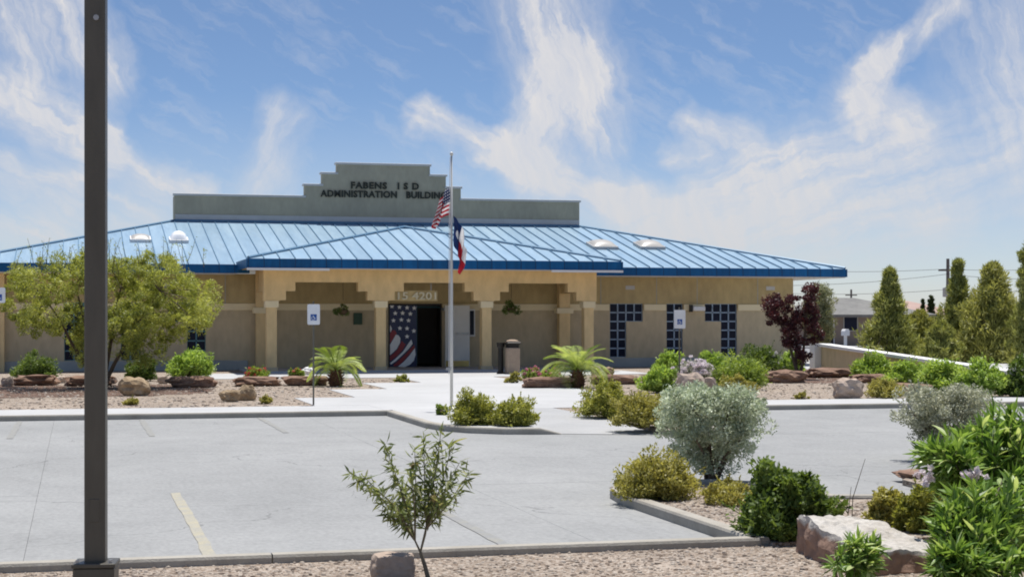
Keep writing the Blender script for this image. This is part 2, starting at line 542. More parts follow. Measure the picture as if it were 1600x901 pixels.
M['f_cypress'] = leaf_mat('needle_cypress', (0.03, 0.05, 0.015), (0.09, 0.12, 0.04), 0.2)
M['f_grey'] = leaf_mat('leaf_greygreen', (0.19, 0.21, 0.11), (0.42, 0.43, 0.28), 0.3)
M['f_sapling'] = leaf_mat('leaf_sapling', (0.11, 0.14, 0.05), (0.42, 0.42, 0.21), 0.4, rand=True)
M['f_sapling_m'] = leaf_mat('leaf_sapling_mass', (0.10, 0.145, 0.045), (0.36, 0.41, 0.17), 0.4)
M['f_ole'] = leaf_mat('leaf_oleander', (0.14, 0.25, 0.045), (0.64, 0.74, 0.36), 0.4, rand=True, rough=0.28)
M['f_ole_m'] = leaf_mat('leaf_oleander_mass', (0.08, 0.165, 0.025), (0.34, 0.5, 0.13), 0.4, rough=0.42)
M['f_palm'] = leaf_mat('frond_palm', (0.18, 0.26, 0.04), (0.56, 0.64, 0.24), 0.4, rand=True, rough=0.45)
M['b_white'] = leaf_mat('blossom_white', (0.70, 0.66, 0.66), (0.88, 0.84, 0.84), 0.3, tint=(1, 1, 1))
M['b_lilac'] = leaf_mat('blossom_lilac', (0.70, 0.60, 0.64), (0.92, 0.86, 0.87), 0.3, tint=(1, 1, 1))
M['b_red'] = leaf_mat('blossom_red', (0.55, 0.05, 0.05), (0.75, 0.20, 0.17), 0.3, tint=(1, 1, 1))
M['b_pink'] = leaf_mat('blossom_pink', (0.52, 0.12, 0.22), (0.75, 0.35, 0.42), 0.3, tint=(1, 1, 1))
M['f_dry'] = leaf_mat('leaf_dry', (0.28, 0.22, 0.10), (0.50, 0.43, 0.24), 0.3)


def flag_mat(name, kind):
    m, nt, b = new_mat(name)
    N, L = nt.nodes, nt.links
    uv = N.new('ShaderNodeUVMap')
    sep = N.new('ShaderNodeSeparateXYZ')
    L.new(uv.outputs[0], sep.inputs[0])

    def mt(op, a, bb=None):
        n = N.new('ShaderNodeMath')
        n.operation = op
        for i, v in enumerate((a, bb)):
            if v is None:
                continue
            if isinstance(v, (int, float)):
                n.inputs[i].default_value = v
            else:
                L.new(v, n.inputs[i])
        return n.outputs[0]

    def mix(f, a, c):
        n = N.new('ShaderNodeMix')
        n.data_type = 'RGBA'
        L.new(f, n.inputs['Factor'])
        for i, v in ((6, a), (7, c)):
            if isinstance(v, tuple):
                n.inputs[i].default_value = rgba(v)
            else:
                L.new(v, n.inputs[i])
        return n.outputs[2]
    u, v = sep.outputs[0], sep.outputs[1]
    W, RD, BL = (0.8, 0.79, 0.78), (0.45, 0.02, 0.035), (0.012, 0.03, 0.11)
    if kind == 'us':
        st = mt('LESS_THAN', mt('FLOORED_MODULO', mt('MULTIPLY', v, 13.0), 2.0), 1.0)
        c = mix(st, W, RD)
        can = mt('MULTIPLY', mt('LESS_THAN', u, 0.4), mt('GREATER_THAN', v, 6 / 13))
        du = mt('SUBTRACT', mt('FRACT', mt('MULTIPLY', u, 15.0)), 0.5)
        dv = mt('SUBTRACT', mt('FRACT', mt('MULTIPLY', mt('SUBTRACT', v, 6 / 13), 9.0)), 0.5)
        star = mt('LESS_THAN', mt('ADD', mt('MULTIPLY', du, du), mt('MULTIPLY', dv, dv)), 0.07)
        c = mix(can, c, mix(star, BL, W))
    else:
        c = mix(mt('GREATER_THAN', v, 0.5), RD, W)
        blue = mt('LESS_THAN', u, 0.34)
        du = mt('SUBTRACT', u, 0.17)
        dv = mt('MULTIPLY', mt('SUBTRACT', v, 0.5), 0.66)
        star = mt('LESS_THAN', mt('ADD', mt('MULTIPLY', du, du), mt('MULTIPLY', dv, dv)), 0.0075)
        c = mix(blue, c, mix(star, BL, W))
    L.new(c, b.inputs['Base Color'])
    b.inputs['Roughness'].default_value = 0.8
    tr = N.new('ShaderNodeBsdfTranslucent')
    L.new(c, tr.inputs['Color'])
    ms = N.new('ShaderNodeMixShader')
    ms.inputs[0].default_value = 0.5
    L.new(b.outputs[0], ms.inputs[1])
    L.new(tr.outputs[0], ms.inputs[2])
    L.new(ms.outputs[0], N['Material Output'].inputs['Surface'])
    return m


# ------------------------------------------------------------------ building blocks
ORG = {}


def tag(o, label=None, cat=None, group=None, kind=None):
    if label:
        o['label'] = label
    if cat:
        o['category'] = cat
    if group:
        o['group'] = group
    if kind:
        o['kind'] = kind
    return o


def empty(name, loc, label, cat, group=None):
    o = bpy.data.objects.new(name, None)
    COL.objects.link(o)
    o.location = loc
    o.empty_display_size = 0.2
    ORG[o] = Vector(loc)
    return tag(o, label, cat, group)


def link(name, me, parent=None, org=None):
    """an object whose mesh is given in world coordinates; it hangs under parent, or stands at org"""
    o = bpy.data.objects.new(name, me)
    COL.objects.link(o)
    base = ORG[parent] if parent else Vector(org or (0, 0, 0))
    if base.length > 0:
        me.transform(Matrix.Translation(-base))
    if parent:
        o.parent = parent
        ORG[o] = base
    else:
        o.location = base
        ORG[o] = base
    return o


class MB:
    def __init__(s):
        s.v, s.f = [], []

    def add(s, vs, fs):
        k = len(s.v)
        s.v += [tuple(a) for a in vs]
        s.f += [tuple(i + k for i in f) for f in fs]
        return s

    def box(s, x0, x1, y0, y1, z0, z1):
        return s.add([(x0, y0, z0), (x1, y0, z0), (x1, y1, z0), (x0, y1, z0), (x0, y0, z1), (x1, y0, z1), (x1, y1, z1), (x0, y1, z1)],
                     [(3, 2, 1, 0), (4, 5, 6, 7), (0, 1, 5, 4), (1, 2, 6, 5), (2, 3, 7, 6), (3, 0, 4, 7)])

    def prism(s, poly, z0, z1):
        """poly: xy points counter-clockwise; z0 / z1 numbers or lists"""
        n = len(poly)
        a = z0 if isinstance(z0, (list, tuple)) else [z0] * n
        b = z1 if isinstance(z1, (list, tuple)) else [z1] * n
        vs = [(p[0], p[1], a[i]) for i, p in enumerate(poly)] + [(p[0], p[1], b[i]) for i, p in enumerate(poly)]
        fs = [tuple(range(n - 1, -1, -1)), tuple(range(n, 2 * n))]
        fs += [(i, (i + 1) % n, n + (i + 1) % n, n + i) for i in range(n)]
        return s.add(vs, fs)

    def slab(s, poly, y0, y1):
        """poly: xz points, counter-clockwise seen from -y; extruded from y0 (front) to y1"""
        n = len(poly)
        vs = [(p[0], y0, p[1]) for p in poly] + [(p[0], y1, p[1]) for p in poly]
        fs = [tuple(range(n)), tuple(range(2 * n - 1, n - 1, -1))]
        fs += [((i + 1) % n, i, n + i, n + (i + 1) % n) for i in range(n)]
        return s.add(vs, fs)

    def tube(s, pts, rad, n=6, cap=True):
        pts = [Vector(p) for p in pts]
        if not isinstance(rad, (list, tuple)):
            rad = [rad] * len(pts)
        rings = []
        k0 = len(s.v)
        for i, p in enumerate(pts):
            d = (pts[min(i + 1, len(pts) - 1)] - pts[max(i - 1, 0)])
            if d.length < 1e-9:
                d = Vector((0, 0, 1))
            d.normalize()
            a = Vector((1, 0, 0)) if abs(d.x) < 0.8 else Vector((0, 1, 0))
            e1 = d.cross(a).normalized()
            e2 = d.cross(e1)
            for j in range(n):
                t = 2 * math.pi * j / n
                s.v.append(tuple(p + (e1 * math.cos(t) + e2 * math.sin(t)) * rad[i]))
        for i in range(len(pts) - 1):
            for j in range(n):
                a, b = k0 + i * n + j, k0 + i * n + (j + 1) % n
                s.f.append((a, b, b + n, a + n))
        if cap:
            s.f.append(tuple(k0 + j for j in range(n - 1, -1, -1)))
            s.f.append(tuple(k0 + (len(pts) - 1) * n + j for j in range(n)))
        return s

    def lathe(s, c, prof, n=16):
        k0 = len(s.v)
        for (r, z) in prof:
            for j in range(n):
                t = 2 * math.pi * j / n
                s.v.append((c[0] + r * math.cos(t), c[1] + r * math.sin(t), c[2] + z))
        for i in range(len(prof) - 1):
            for j in range(n):
                a, b = k0 + i * n + j, k0 + i * n + (j + 1) % n
                s.f.append((a, b, b + n, a + n))
        s.f.append(tuple(k0 + j for j in range(n - 1, -1, -1)))
        s.f.append(tuple(k0 + (len(prof) - 1) * n + j for j in range(n)))
        return s

    def mesh(s, name, mat, smooth=False, bevel=0.0, seg=1):
        me = bpy.data.meshes.new(name)
        me.from_pydata(s.v, [], s.f)
        if bevel:
            bm = bmesh.new()
            bm.from_mesh(me)
            es = [e for e in bm.edges if len(e.link_faces) == 2 and e.calc_face_angle(0) > 0.5]
            bmesh.ops.bevel(bm, geom=es, offset=bevel, segments=seg, affect='EDGES', profile=0.6)
            bm.to_mesh(me)
            bm.free()
        me.materials.append(mat if not isinstance(mat, str) else M[mat])
        if smooth:
            me.polygons.foreach_set('use_smooth', [True] * len(me.polygons))
        me.update()
        return me

    def build(s, name, mat, parent=None, smooth=False, bevel=0.0, org=None, seg=1):
        return link(name, s.mesh(name, mat, smooth, bevel, seg), parent, org)


def structure(o):
    o['kind'] = 'structure'
    return o


def quads_mesh(name, verts, tone, mat):
    """verts: (n,4,3) array of leaf quads; tone: (n,)"""
    n = len(verts)
    me = bpy.data.meshes.new(name)
    me.vertices.add(n * 4)
    me.vertices.foreach_set('co', np.ascontiguousarray(verts, dtype=np.float32).ravel())
    me.loops.add(n * 4)
    me.loops.foreach_set('vertex_index', np.arange(n * 4, dtype=np.int32))
    me.polygons.add(n)
    me.polygons.foreach_set('loop_start', np.arange(n, dtype=np.int32) * 4)
    me.polygons.foreach_set('loop_total', np.full(n, 4, dtype=np.int32))
    at = me.attributes.new('tone', 'FLOAT', 'FACE')
    at.data.foreach_set('value', np.asarray(tone, dtype=np.float32))
    me.materials.append(M[mat] if isinstance(mat, str) else mat)
    me.update(calc_edges=True)
    return me


def unit(a):
    return a / np.maximum(np.linalg.norm(a, axis=1, keepdims=True), 1e-9)


def leaf_quads(P, D, Nn, Ln, W):
    D = unit(D)
    S = unit(np.cross(Nn, D))
    Nn = np.cross(D, S)
    Ln = np.asarray(Ln).reshape(-1, 1)
    W = np.asarray(W).reshape(-1, 1)
    b = P - D * Ln * 0.5
    t = P + D * Ln * 0.5 - Nn * Ln * 0.12
    m = P - D * Ln * 0.04
    return np.stack([b, m + S * W * 0.5, t, m - S * W * 0.5], axis=1)


def sph(n):
    return unit(rng.normal(size=(n, 3)))


def clumps(C, rad, per, L, W, up=0.35, out=0.8, zmin=0.0, hang=0.0):
    """leaf quads scattered over a set of clumps. C (n,3), rad (n,)"""
    C = np.asarray(C, dtype=float)
    rad = np.asarray(rad, dtype=float)
    n = len(C)
    k = np.repeat(np.arange(n), per)
    d = sph(len(k))
    r = rad[k] * (0.45 + 0.6 * rng.random(len(k)) ** 0.6)
    P = C[k] + d * r[:, None] * np.array([1, 1, 0.85])
    D = d * out + rng.normal(size=d.shape) * 0.6 + np.array([0, 0, up - hang])
    Nn = d * 0.7 + rng.normal(size=d.shape) * 0.5 + np.array([0, 0, 0.5])
    ls = L * (0.6 + 0.8 * rng.random(len(k)))
    ws = W * (0.6 + 0.8 * rng.random(len(k)))
    ct = rng.random(n)
    tone = np.clip(0.55 * ct[k] + 0.5 * rng.random(len(k)), 0, 1)
    keep = P[:, 2] > zmin
    return leaf_quads(P[keep], D[keep], Nn[keep], ls[keep], ws[keep]), tone[keep]


def px_loc(px0, px1, ytop, ybase, z=0.1, back=0.6):
    """centre, half width and height of a plant seen between px0 and px1"""
    c = (px0 + px1) / 2
    p = on_z(c, ybase, z)
    rw = (px1 - px0) / 2 * depth(p) / F
    a, b, _ = ray(c, ybase)
    h = math.hypot(a, b)
    p = Vector((p.x + a / h * rw * back, p.y + b / h * rw * back, z))
    top = CAMZ + (HY - ytop) / F * depth(p)
    return p, rw * depth(p) / (depth(p) - rw * back), top - z


STYLE = {   # leaf length, width, leaves per clump, clumps, clump radius share
    'olive': ('f_olive', 0.055, 0.024, 90, 80, 0.26),
    'gold': ('f_gold', 0.055, 0.024, 90, 80, 0.26),
    'bright': ('f_bright', 0.095, 0.034, 85, 95, 0.28),
    'mid': ('f_mid', 0.085, 0.034, 85, 90, 0.28),
    'dark': ('f_dark', 0.07, 0.032, 90, 80, 0.26),
    'sage': ('f_sage', 0.042, 0.016, 100, 130, 0.19),
    'sagegrey': ('f_sagegrey', 0.045, 0.02, 110, 90, 0.22),
}


def shrub(name, label, box, style, z=0.1, group=None, cat='shrub', shape='dome', bloom=None, nb=0, ry=None, dens=1.0, back=0.6, leafscale=1.0, stemcol='bark'):
    p, rw, h = px_loc(*box, z=z, back=back)
    rw, h = rw * 1.22, h * 1.08
    mt, L, W, per, nc, cr = STYLE[style]
    L, W = L * leafscale, W * leafscale
    nc = int(nc * dens)
    ry = ry or rw * 0.9
    root = empty(name, (p.x, p.y, z), label, cat, group)
    d = sph(nc)
    lob = sph(7)
    lob[:, 2] = np.abs(lob[:, 2])
    lump = 0.80 + 0.32 * np.max(np.maximum(d @ lob.T, 0) ** 3, axis=1) + 0.10 * rng.normal(size=nc)
    lump = np.clip(lump, 0.55, 1.22)
    if shape == 'dome':
        d[:, 2] = np.abs(d[:, 2]) * 1.05 - 0.12
        rr = (0.35 + 0.62 * rng.random(nc) ** 0.5) * lump
        cl = min(cr * min(rw, h), 0.5 * h)
        C = np.stack([d[:, 0] * rr * (rw - cl * 0.6), d[:, 1] * rr * (ry - cl * 0.6), np.maximum(d[:, 2] * rr, 0.0) * (h - cl * 1.25) + cl * 0.55], axis=1)
    elif shape == 'vase':     # narrow foot, broad head
        t = rng.random(nc) ** 0.55
        ang = rng.random(nc) * 2 * math.pi
        spread = (0.22 + 0.78 * np.minimum(t / 0.55, 1.0) ** 0.85) * np.where(t > 0.75, np.sqrt(np.maximum(1 - ((t - 0.75) / 0.32) ** 2, 0.02)), 1)
        q = (0.25 + 0.75 * rng.random(nc) ** 0.5) * lump
        t = np.clip(t * (0.82 + 0.2 * lump), 0, 1)
        cl = cr * min(rw, h) * 0.9
        C = np.stack([np.cos(ang) * spread * q * (rw - cl * 0.7), np.sin(ang) * spread * q * (ry - cl * 0.7), h * 0.07 + t * (h * 0.93 - cl)], axis=1)
    rad = cl * (0.45 + 0.85 * rng.random(nc) ** 1.3)
    Cw = C + np.array([p.x, p.y, z])
    V, T = clumps(Cw, rad, per, L, W, zmin=z + 0.01)
    # loose shoots past the outline
    ns = int(10 + 8 * dens)
    sv, sd = [], []
    tw_ = MB()
    for i in rng.choice(nc, min(nc, ns), replace=False):
        a0 = Vector(Cw[i])
        dr = Vector((C[i][0] / rw, C[i][1] / rw, 0.35 + abs(C[i][2]) / h)).normalized() + Vector(rng.normal(size=3)) * 0.25
        ln = float(rad[i]) * rng.uniform(1.1, 2.1)
        e0 = a0 + dr.normalized() * ln
        tw_.tube([a0, e0], [0.004, 0.002], 4, False)
        for k_ in range(9):
            sv.append(a0.lerp(e0, 0.35 + 0.65 * k_ / 8)[:])
            sd.append((dr.normalized() + Vector(rng.normal(size=3)) * 0.8)[:])
    sv, sd = np.array(sv), np.array(sd)
    kz = sv[:, 2] > z + 0.02
    Vs = leaf_quads(sv[kz], sd[kz], sph(kz.sum()) + np.array([0, 0, 0.7]), L * (0.7 + 0.6 * rng.random(kz.sum())), W * (0.7 + 0.6 * rng.random(kz.sum())))
    V, T = np.concatenate([V, Vs]), np.concatenate([T, rng.random(len(Vs))])
    st = MB()
    st.v, st.f = tw_.v, tw_.f
    for i in rng.choice(nc, min(nc, 16), replace=False):
        e = Vector(Cw[i])
        b = Vector((p.x + random.uniform(-.08, .08) * rw, p.y + random.uniform(-.08, .08) * rw, z - 0.02))
        mid = b.lerp(e, 0.5) + Vector((random.uniform(-.05, .05), random.uniform(-.05, .05), 0.06 * h))
        r0 = 0.014 + 0.012 * rw
        st.tube([b, mid, e], [r0, r0 * 0.7, r0 * 0.35], 5, False)
    st.build('stems', stemcol, root)['kind'] = 'stuff'
    fo = link('foliage', quads_mesh('foliage', V, T, mt), root)
    if bloom:
        k = rng.choice(nc, nb)
        d2 = sph(nb)
        d2[:, 2] = np.abs(d2[:, 2]) * 0.8 + 0.2
        d2[:, 1] -= 0.5
        B = Cw[k] + unit(d2) * rad[k][:, None] * 1.05
        V2, T2 = clumps(B, np.full(nb, 0.035 * leafscale + 0.012), 26, 0.035 * leafscale + 0.01, 0.03 * leafscale + 0.008)
        link('blossoms', quads_mesh('blossoms', V2, T2, bloom), root)
    return root


def rock_mesh(size, seed, mat, sub=3, blocky=0.35, rough=0.24, flat=None):
    bm = bmesh.new()
    bmesh.ops.create_icosphere(bm, subdivisions=sub, radius=1.0)
    off = Vector((seed * 7.13, seed * 3.7, seed * 1.9))
    for v in bm.verts:
        c = v.co.copy()
        mxx = max(abs(c.x), abs(c.y), abs(c.z))
        c = c.lerp(c / mxx * 0.86, blocky)
        n1 = mnoise.noise(c * 1.3 + off)
        n2 = mnoise.noise(c * 3.1 + off)
        n3 = mnoise.noise(c * 7.5 + off)
        n4 = mnoise.noise(Vector((c.x * 2.0, c.y * 2.0, c.z * 9.0)) + off)
        c *= 1 + rough * (n1 * 1.1 + n2 * 0.7 + n3 * 0.45 + n4 * 0.35)
        if flat is not None and c.z > flat:
            c.z = flat + (c.z - flat) * 0.18
        v.co = Vector((c.x * size[0], c.y * size[1], c.z * size[2]))
    me = bpy.data.meshes.new('rock')
    bm.to_mesh(me)
    bm.free()
    me.materials.append(M[mat])
    return me


def rock(name, label, box, mat, z=0.1, seed=1, group=None, cat='rock', depthm=None, rot=0.0, **k):
    px0, px1, ytop, ybase = box
    p = on_z((px0 + px1) / 2, ybase, z)
    s = depth(p) / F
    hw = (px1 - px0) / 2 * s
    dm = depthm or hw * 0.7
    a_, b_, _ = ray((px0 + px1) / 2, ybase)
    p.x += dm * a_ / b_
    p.y += dm
    h = CAMZ + (HY - ytop) / F * depth(p) - z
    h = max(h, 0.06)
    me = rock_mesh((hw, dm, h * 0.56), seed, mat, **k)
    me.transform(Matrix.Rotation(rot, 4, 'Z') @ Matrix.Translation((0, 0, h * 0.42)))
    o = bpy.data.objects.new(name, me)
    COL.objects.link(o)
    o.location = (p.x, p.y, z)
    return tag(o, label, cat, group)


# ------------------------------------------------------------------ ground, lot, kerbs, walks
KT = 0.10
structure(MB().add([(-2500, -300, -0.07), (2500, -300, -0.07), (2500, 3500, -0.07), (-2500, 3500, -0.07)], [(0, 1, 2, 3)]).build('ground', 'earth'))
lot = structure(MB().box(-16, 40, 12.7, 32.2, -0.06, -0.02).build('parking_lot', 'joint'))
xs = [-14.2, -9.6, -5.0, -0.4, 4.2, 8.8, 13.4, 18.0, 22.6, 27.2]
ys = [12.75, 18.55, 25.35, 32.1]
for i in range(len(xs) - 1):
    for j in range(3):
        dz = random.uniform(-0.0006, 0.0006)
        MB().box(xs[i] + 0.0015, xs[i + 1] - 0.0015, ys[j] + 0.003, ys[j + 1] - 0.003, -0.03, dz).build('concrete_slab', 'lot', lot)


def sweep(name, pts, w=0.15, top=KT, bot=-0.04, mat='kerb', closed=False, tops=None):
    n = len(pts)
    P2 = [Vector((p[0], p[1])) for p in pts]
    vs, fs = [], []
    prof = [(-0.5, 0, 0), (-0.5, 0.85, 1), (-0.42, 1, 1), (0.42, 1, 1), (0.5, 0.85, 1), (0.5, 0, 0)]
    for i in range(n):
        a = P2[i - 1] if (i > 0 or closed) else P2[i]
        b = P2[(i + 1) % n] if (i < n - 1 or closed) else P2[i]
        d1 = (P2[i] - a).normalized() if (P2[i] - a).length > 1e-6 else (b - P2[i]).normalized()
        d2 = (b - P2[i]).normalized() if (b - P2[i]).length > 1e-6 else d1
        t = (d1 + d2).normalized()
        nn = Vector((-t.y, t.x))
        k = 1 / max(0.5, nn.dot(Vector((-d1.y, d1.x))))
        tp = tops[i] if tops else top
        for (o, hz, _) in prof:
            q = P2[i] + nn * o * w * k
            vs.append((q.x, q.y, bot + (tp - bot) * hz))
    m = len(prof)
    for i in range(n if closed else n - 1):
        for j in range(m - 1):
            a, b = i * m + j, ((i + 1) % n) * m + j
            fs.append((a, a + 1, b + 1, b))
    if not closed:
        fs.append(tuple(range(m)))
        fs.append(tuple((n - 1) * m + j for j in range(m - 1, -1, -1)))
    mb = MB().add(vs, fs)
    return structure(mb.build(name, mat))


NEARK = 12.83
# near gravel strip, in front of the lot
structure(MB().prism([(-25, -4), (25, -4), (25, NEARK - 0.05), (-25, NEARK - 0.05)], -0.06, 0.035).build('gravel_strip', 'gravel'))
# a kerb in lengths with open joints along the strip
kx = [-13.0, -7.2, 1.42, 5.35]
for a, b in zip(kx[:-1], kx[1:]):
    sweep('near_kerb', [(a + 0.006, NEARK), (b - 0.006, NEARK)], 0.15)
# planted peninsula on the right
PEN = [(5.42, 12.70), (5.42, 16.2), (5.5, 16.75), (5.75, 17.2), (6.2, 17.45), (6.75, 17.4), (7.1, 17.0), (7.25, 15.6),
       (8.3, 15.35), (8.75, 15.6), (8.95, 17.3), (9.3, 17.7), (25, 17.7), (25, 12.70)]
structure(MB().prism(PEN[::-1], -0.06, 0.065).build('planting_bed', 'gravel'))
sweep('peninsula_kerb', [(5.36, 12.78), (5.36, 16.2), (5.44, 16.8), (5.7, 17.27), (6.2, 17.52), (6.78, 17.46), (7.17, 17.05), (7.32, 15.68), (8.3, 15.42)], 0.15)
# bed with the far sage shrub
BED2 = [(12.75, 21.2), (25, 21.2), (25, 23.9), (12.9, 23.9), (12.55, 23.3), (12.5, 21.8)]
structure(MB().prism(BED2, -0.05, 0.07).build('planting_bed', 'gravel'))
sweep('bed_kerb', BED2, 0.15, closed=True)

# sidewalk and the kerb along the far side of the lot
structure(MB().box(-16, 5.72, 32.08, 34.0, -0.05, KT - 0.002).build('sidewalk', 'walk'))
structure(MB().box(10.1, 40, 32.08, 34.0, -0.05, KT - 0.002).build('sidewalk', 'walk'))
for a, b in ((-16, -3.1), (-3.1, 5.8)):
    sweep('far_kerb', [(a + 0.005, 32.0), (b - 0.005, 32.0)], 0.16)
sweep('far_kerb', [(10.1, 32.0), (40, 32.0)], 0.16)
# yard of gravel up to the building
structure(MB().prism([(-16, 34.0), (40, 34.0), (40, 57.7), (-16, 57.7)], -0.06, KT - 0.012).build('gravel_yard', 'gravel'))
# entrance walk with stepped edges
WALK = [(5.72, 32.08), (10.1, 32.08), (10.1, 34.0), (12.05, 38.2), (12.05, 49.3), (17.6, 50.6), (17.6, 53.95), (3.4, 53.95), (3.4, 49.3), (9.1, 49.3), (9.1, 45.4),
        (7.46, 45.4), (7.46, 41.5), (6.0, 41.5), (6.0, 37.4), (4.64, 37.4), (4.64, 34.0), (5.72, 34.0)]
structure(MB().prism(WALK, -0.04, KT).build('entrance_walk', 'walk'))
# flag island and ramp into the lot
ISL = [(5.86, 32.08), (5.86, 28.2), (5.98, 27.45), (6.25, 26.9), (6.7, 26.5), (7.2, 26.35), (7.2, 32.08)]
structure(MB().prism(ISL, -0.04, KT - 0.001).build('flag_island', 'walk'))
sweep('island_kerb', [(5.80, 31.92), (5.80, 28.2), (5.92, 27.42), (6.2, 26.84), (6.67, 26.42), (7.2, 26.27), (7.55, 26.22)], 0.16, tops=[KT] * 6 + [0.01])
structure(MB().add([(7.2, 26.35, 0.006), (9.05, 25.6, 0.006), (9.05, 29.6, KT), (7.2, 29.6, KT), (9.05, 32.08, KT), (7.2, 32.08, KT)],
                   [(0, 1, 2, 3), (3, 2, 4, 5)]).build('walk_ramp', 'ramp'))
BED3 = [(9.05, 25.4), (9.4, 25.1), (9.85, 25.5), (10.0, 26.2), (10.0, 32.08), (9.05, 32.08)]
structure(MB().prism(BED3, -0.04, KT - 0.01).build('planting_bed', 'gravel'))
sweep('bed_kerb', [(10.06, 31.92), (10.06, 26.2), (9.9, 25.45), (9.4, 25.03), (9.05, 25.3)], 0.15)
structure(MB().box(23.9, 40, 36, 64, -0.05, KT + 0.02).build('side_drive', 'walk'))
# street beyond
structure(MB().box(26.5, 75, 84, 96, -0.06, -0.045).build('street', 'asphalt'))
structure(MB().box(14, 80, 96.2, 98, -0.06, 0.06).build('street_sidewalk', 'walk'))



def ragged(poly, n=9, amp=0.35):
    out = []
    for i in range(len(poly)):
        a, b = poly[i], poly[(i + 1) % len(poly)]
        for k in range(n):
            t = k / n
            w = math.sin(math.pi * min(1, t + 0.1))
            out.append((a[0] + (b[0] - a[0]) * t + random.uniform(-amp, amp) * w, a[1] + (b[1] - a[1]) * t + random.uniform(-amp, amp) * w * 1.6))
    return out


structure(MB().prism(ragged([(-6, 38.9), (0.5, 39.2), (2.6, 40.0), (3.3, 42.5), (2.4, 46.0), (-6, 46.5)]), 0.0, KT - 0.007).build('shaded_mulch_bed', 'mulch_shade'))  # mulch under the spreading tree, with the crown's shade painted into its colour
structure(MB().prism(ragged([(16.2, 44.0), (21.8, 41.8), (22.2, 47.0), (20.4, 50.5), (16.8, 50.0)]), 0.0, KT - 0.007).build('shaded_mulch_bed', 'mulch_shade'))
# painted stall lines
for (x, y0, y1, m_) in ((1.02, 13.2, 18.45, 'paint_yellow'), (3.42, 13.2, 16.6, 'paint_faint'), (1.15, 27.3, 31.85, 'paint_faint'), (-1.0, 27.3, 31.85, 'paint_faint'),
                        (3.3, 27.6, 31.85, 'paint_faint'), (-1.4, 13.2, 18.4, 'paint_faint')):
    st = []
    n = 14
    for i in range(n + 1):
        st.append((x - 0.05 + random.uniform(-0.01, 0.01), y0 + (y1 - y0) * i / n))
    rt = [(x + 0.05 + random.uniform(-0.01, 0.01), p[1]) for p in st]
    vs = [(a[0], a[1], 0.005) for a in st] + [(a[0], a[1], 0.005) for a in rt]
    o = MB().add(vs, [(i, n + 1 + i, n + 2 + i, i + 1) for i in range(n)]).build('stall_line', m_)
    structure(o)


# loose stones on the gravel
def pebbles(name, poly_fn, n, z, smin, smax, seed):
    r = np.random.default_rng(seed)
    bm = bmesh.new()
    bmesh.ops.create_icosphere(bm, subdivisions=1, radius=1)
    base = np.array([v.co[:] for v in bm.verts])
    tri = np.array([[v.index for v in f.verts] for f in bm.faces])
    bm.free()
    # a blunter, cheaper stone: an octahedron with cut corners is enough at this size
    base = np.array([(1, 0, 0), (-1, 0, 0), (0, 1, 0), (0, -1, 0), (0, 0, 1), (.6, .6, .55), (-.6, .6, .5), (.6, -.6, .5), (-.6, -.6, .55)], float)
    tri = np.array([(4, 7, 5), (4, 5, 6), (4, 6, 8), (4, 8, 7), (7, 0, 5), (5, 2, 6), (6, 1, 8), (8, 3, 7), (0, 2, 5), (2, 1, 6), (1, 3, 8), (3, 0, 7)])
    P = poly_fn(r, n)
    n = len(P)
    s = smin + (smax - smin) * r.random(n) ** 2.2
    th = r.random(n) * 6.283
    sc = np.stack([s * (0.7 + 0.6 * r.random(n)), s * (0.7 + 0.6 * r.random(n)), s * (0.45 + 0.4 * r.random(n))], 1)
    V = base[None] * sc[:, None] * (1 + 0.25 * r.normal(size=(n, len(base), 1)) * 0.6)
    c, sn = np.cos(th)[:, None], np.sin(th)[:, None]
    X = V[..., 0] * c - V[..., 1] * sn
    Y = V[..., 0] * sn + V[..., 1] * c
    V = np.stack([X + P[:, :1], Y + P[:, 1:2], V[..., 2] + z], -1)
    nv = len(base)
    me = bpy.data.meshes.new(name)
    me.vertices.add(n * nv)
    me.vertices.foreach_set('co', V.astype(np.float32).ravel())
    T = (tri[None] + (np.arange(n) * nv)[:, None, None]).reshape(-1, 3)
    me.loops.add(len(T) * 3)
    me.loops.foreach_set('vertex_index', T.astype(np.int32).ravel())
    me.polygons.add(len(T))
    me.polygons.foreach_set('loop_start', np.arange(len(T), dtype=np.int32) * 3)
    me.polygons.foreach_set('loop_total', np.full(len(T), 3, dtype=np.int32))
    at = me.attributes.new('tone', 'FLOAT', 'FACE')
    at.data.foreach_set('value', np.repeat(r.random(n), len(tri)).astype(np.float32))
    me.materials.append(M['pebble'])
    me.update(calc_edges=True)
    return link(name, me)


def strip_pts(r, n):
    return np.stack([r.uniform(-2.5, 8.5, n), r.uniform(9.6, NEARK - 0.09, n)], 1)


def pen_pts(r, n):
    P = np.stack([r.uniform(5.5, 9.5, n), r.uniform(12.95, 17.3, n)], 1)
    k = (P[:, 0] < 7.1) | (P[:, 1] < 15.2)
    return P[k]


tag(pebbles('loose_gravel', strip_pts, 17000, 0.035, 0.006, 0.022, 1), 'loose pinkish gravel stones along the near kerb', 'gravel', kind='stuff')
tag(pebbles('loose_gravel', pen_pts, 6500, 0.065, 0.006, 0.024, 2), 'loose gravel stones in the kerbed planting bed', 'gravel', kind='stuff')


def yard_pts(r, n):
    P = np.stack([r.uniform(-6, 22, n), r.uniform(34.1, 48.5, n)], 1)
    edge = np.select([P[:, 1] < 37.4, P[:, 1] < 41.5, P[:, 1] < 45.4], [4.6, 5.95, 7.4], 9.05)
    return P[(P[:, 0] < edge) | (P[:, 0] > 12.2)]


tag(pebbles('loose_gravel', yard_pts, 9000, 0.088, 0.012, 0.05, 3), 'loose gravel stones on the yard before the building', 'gravel', kind='stuff')

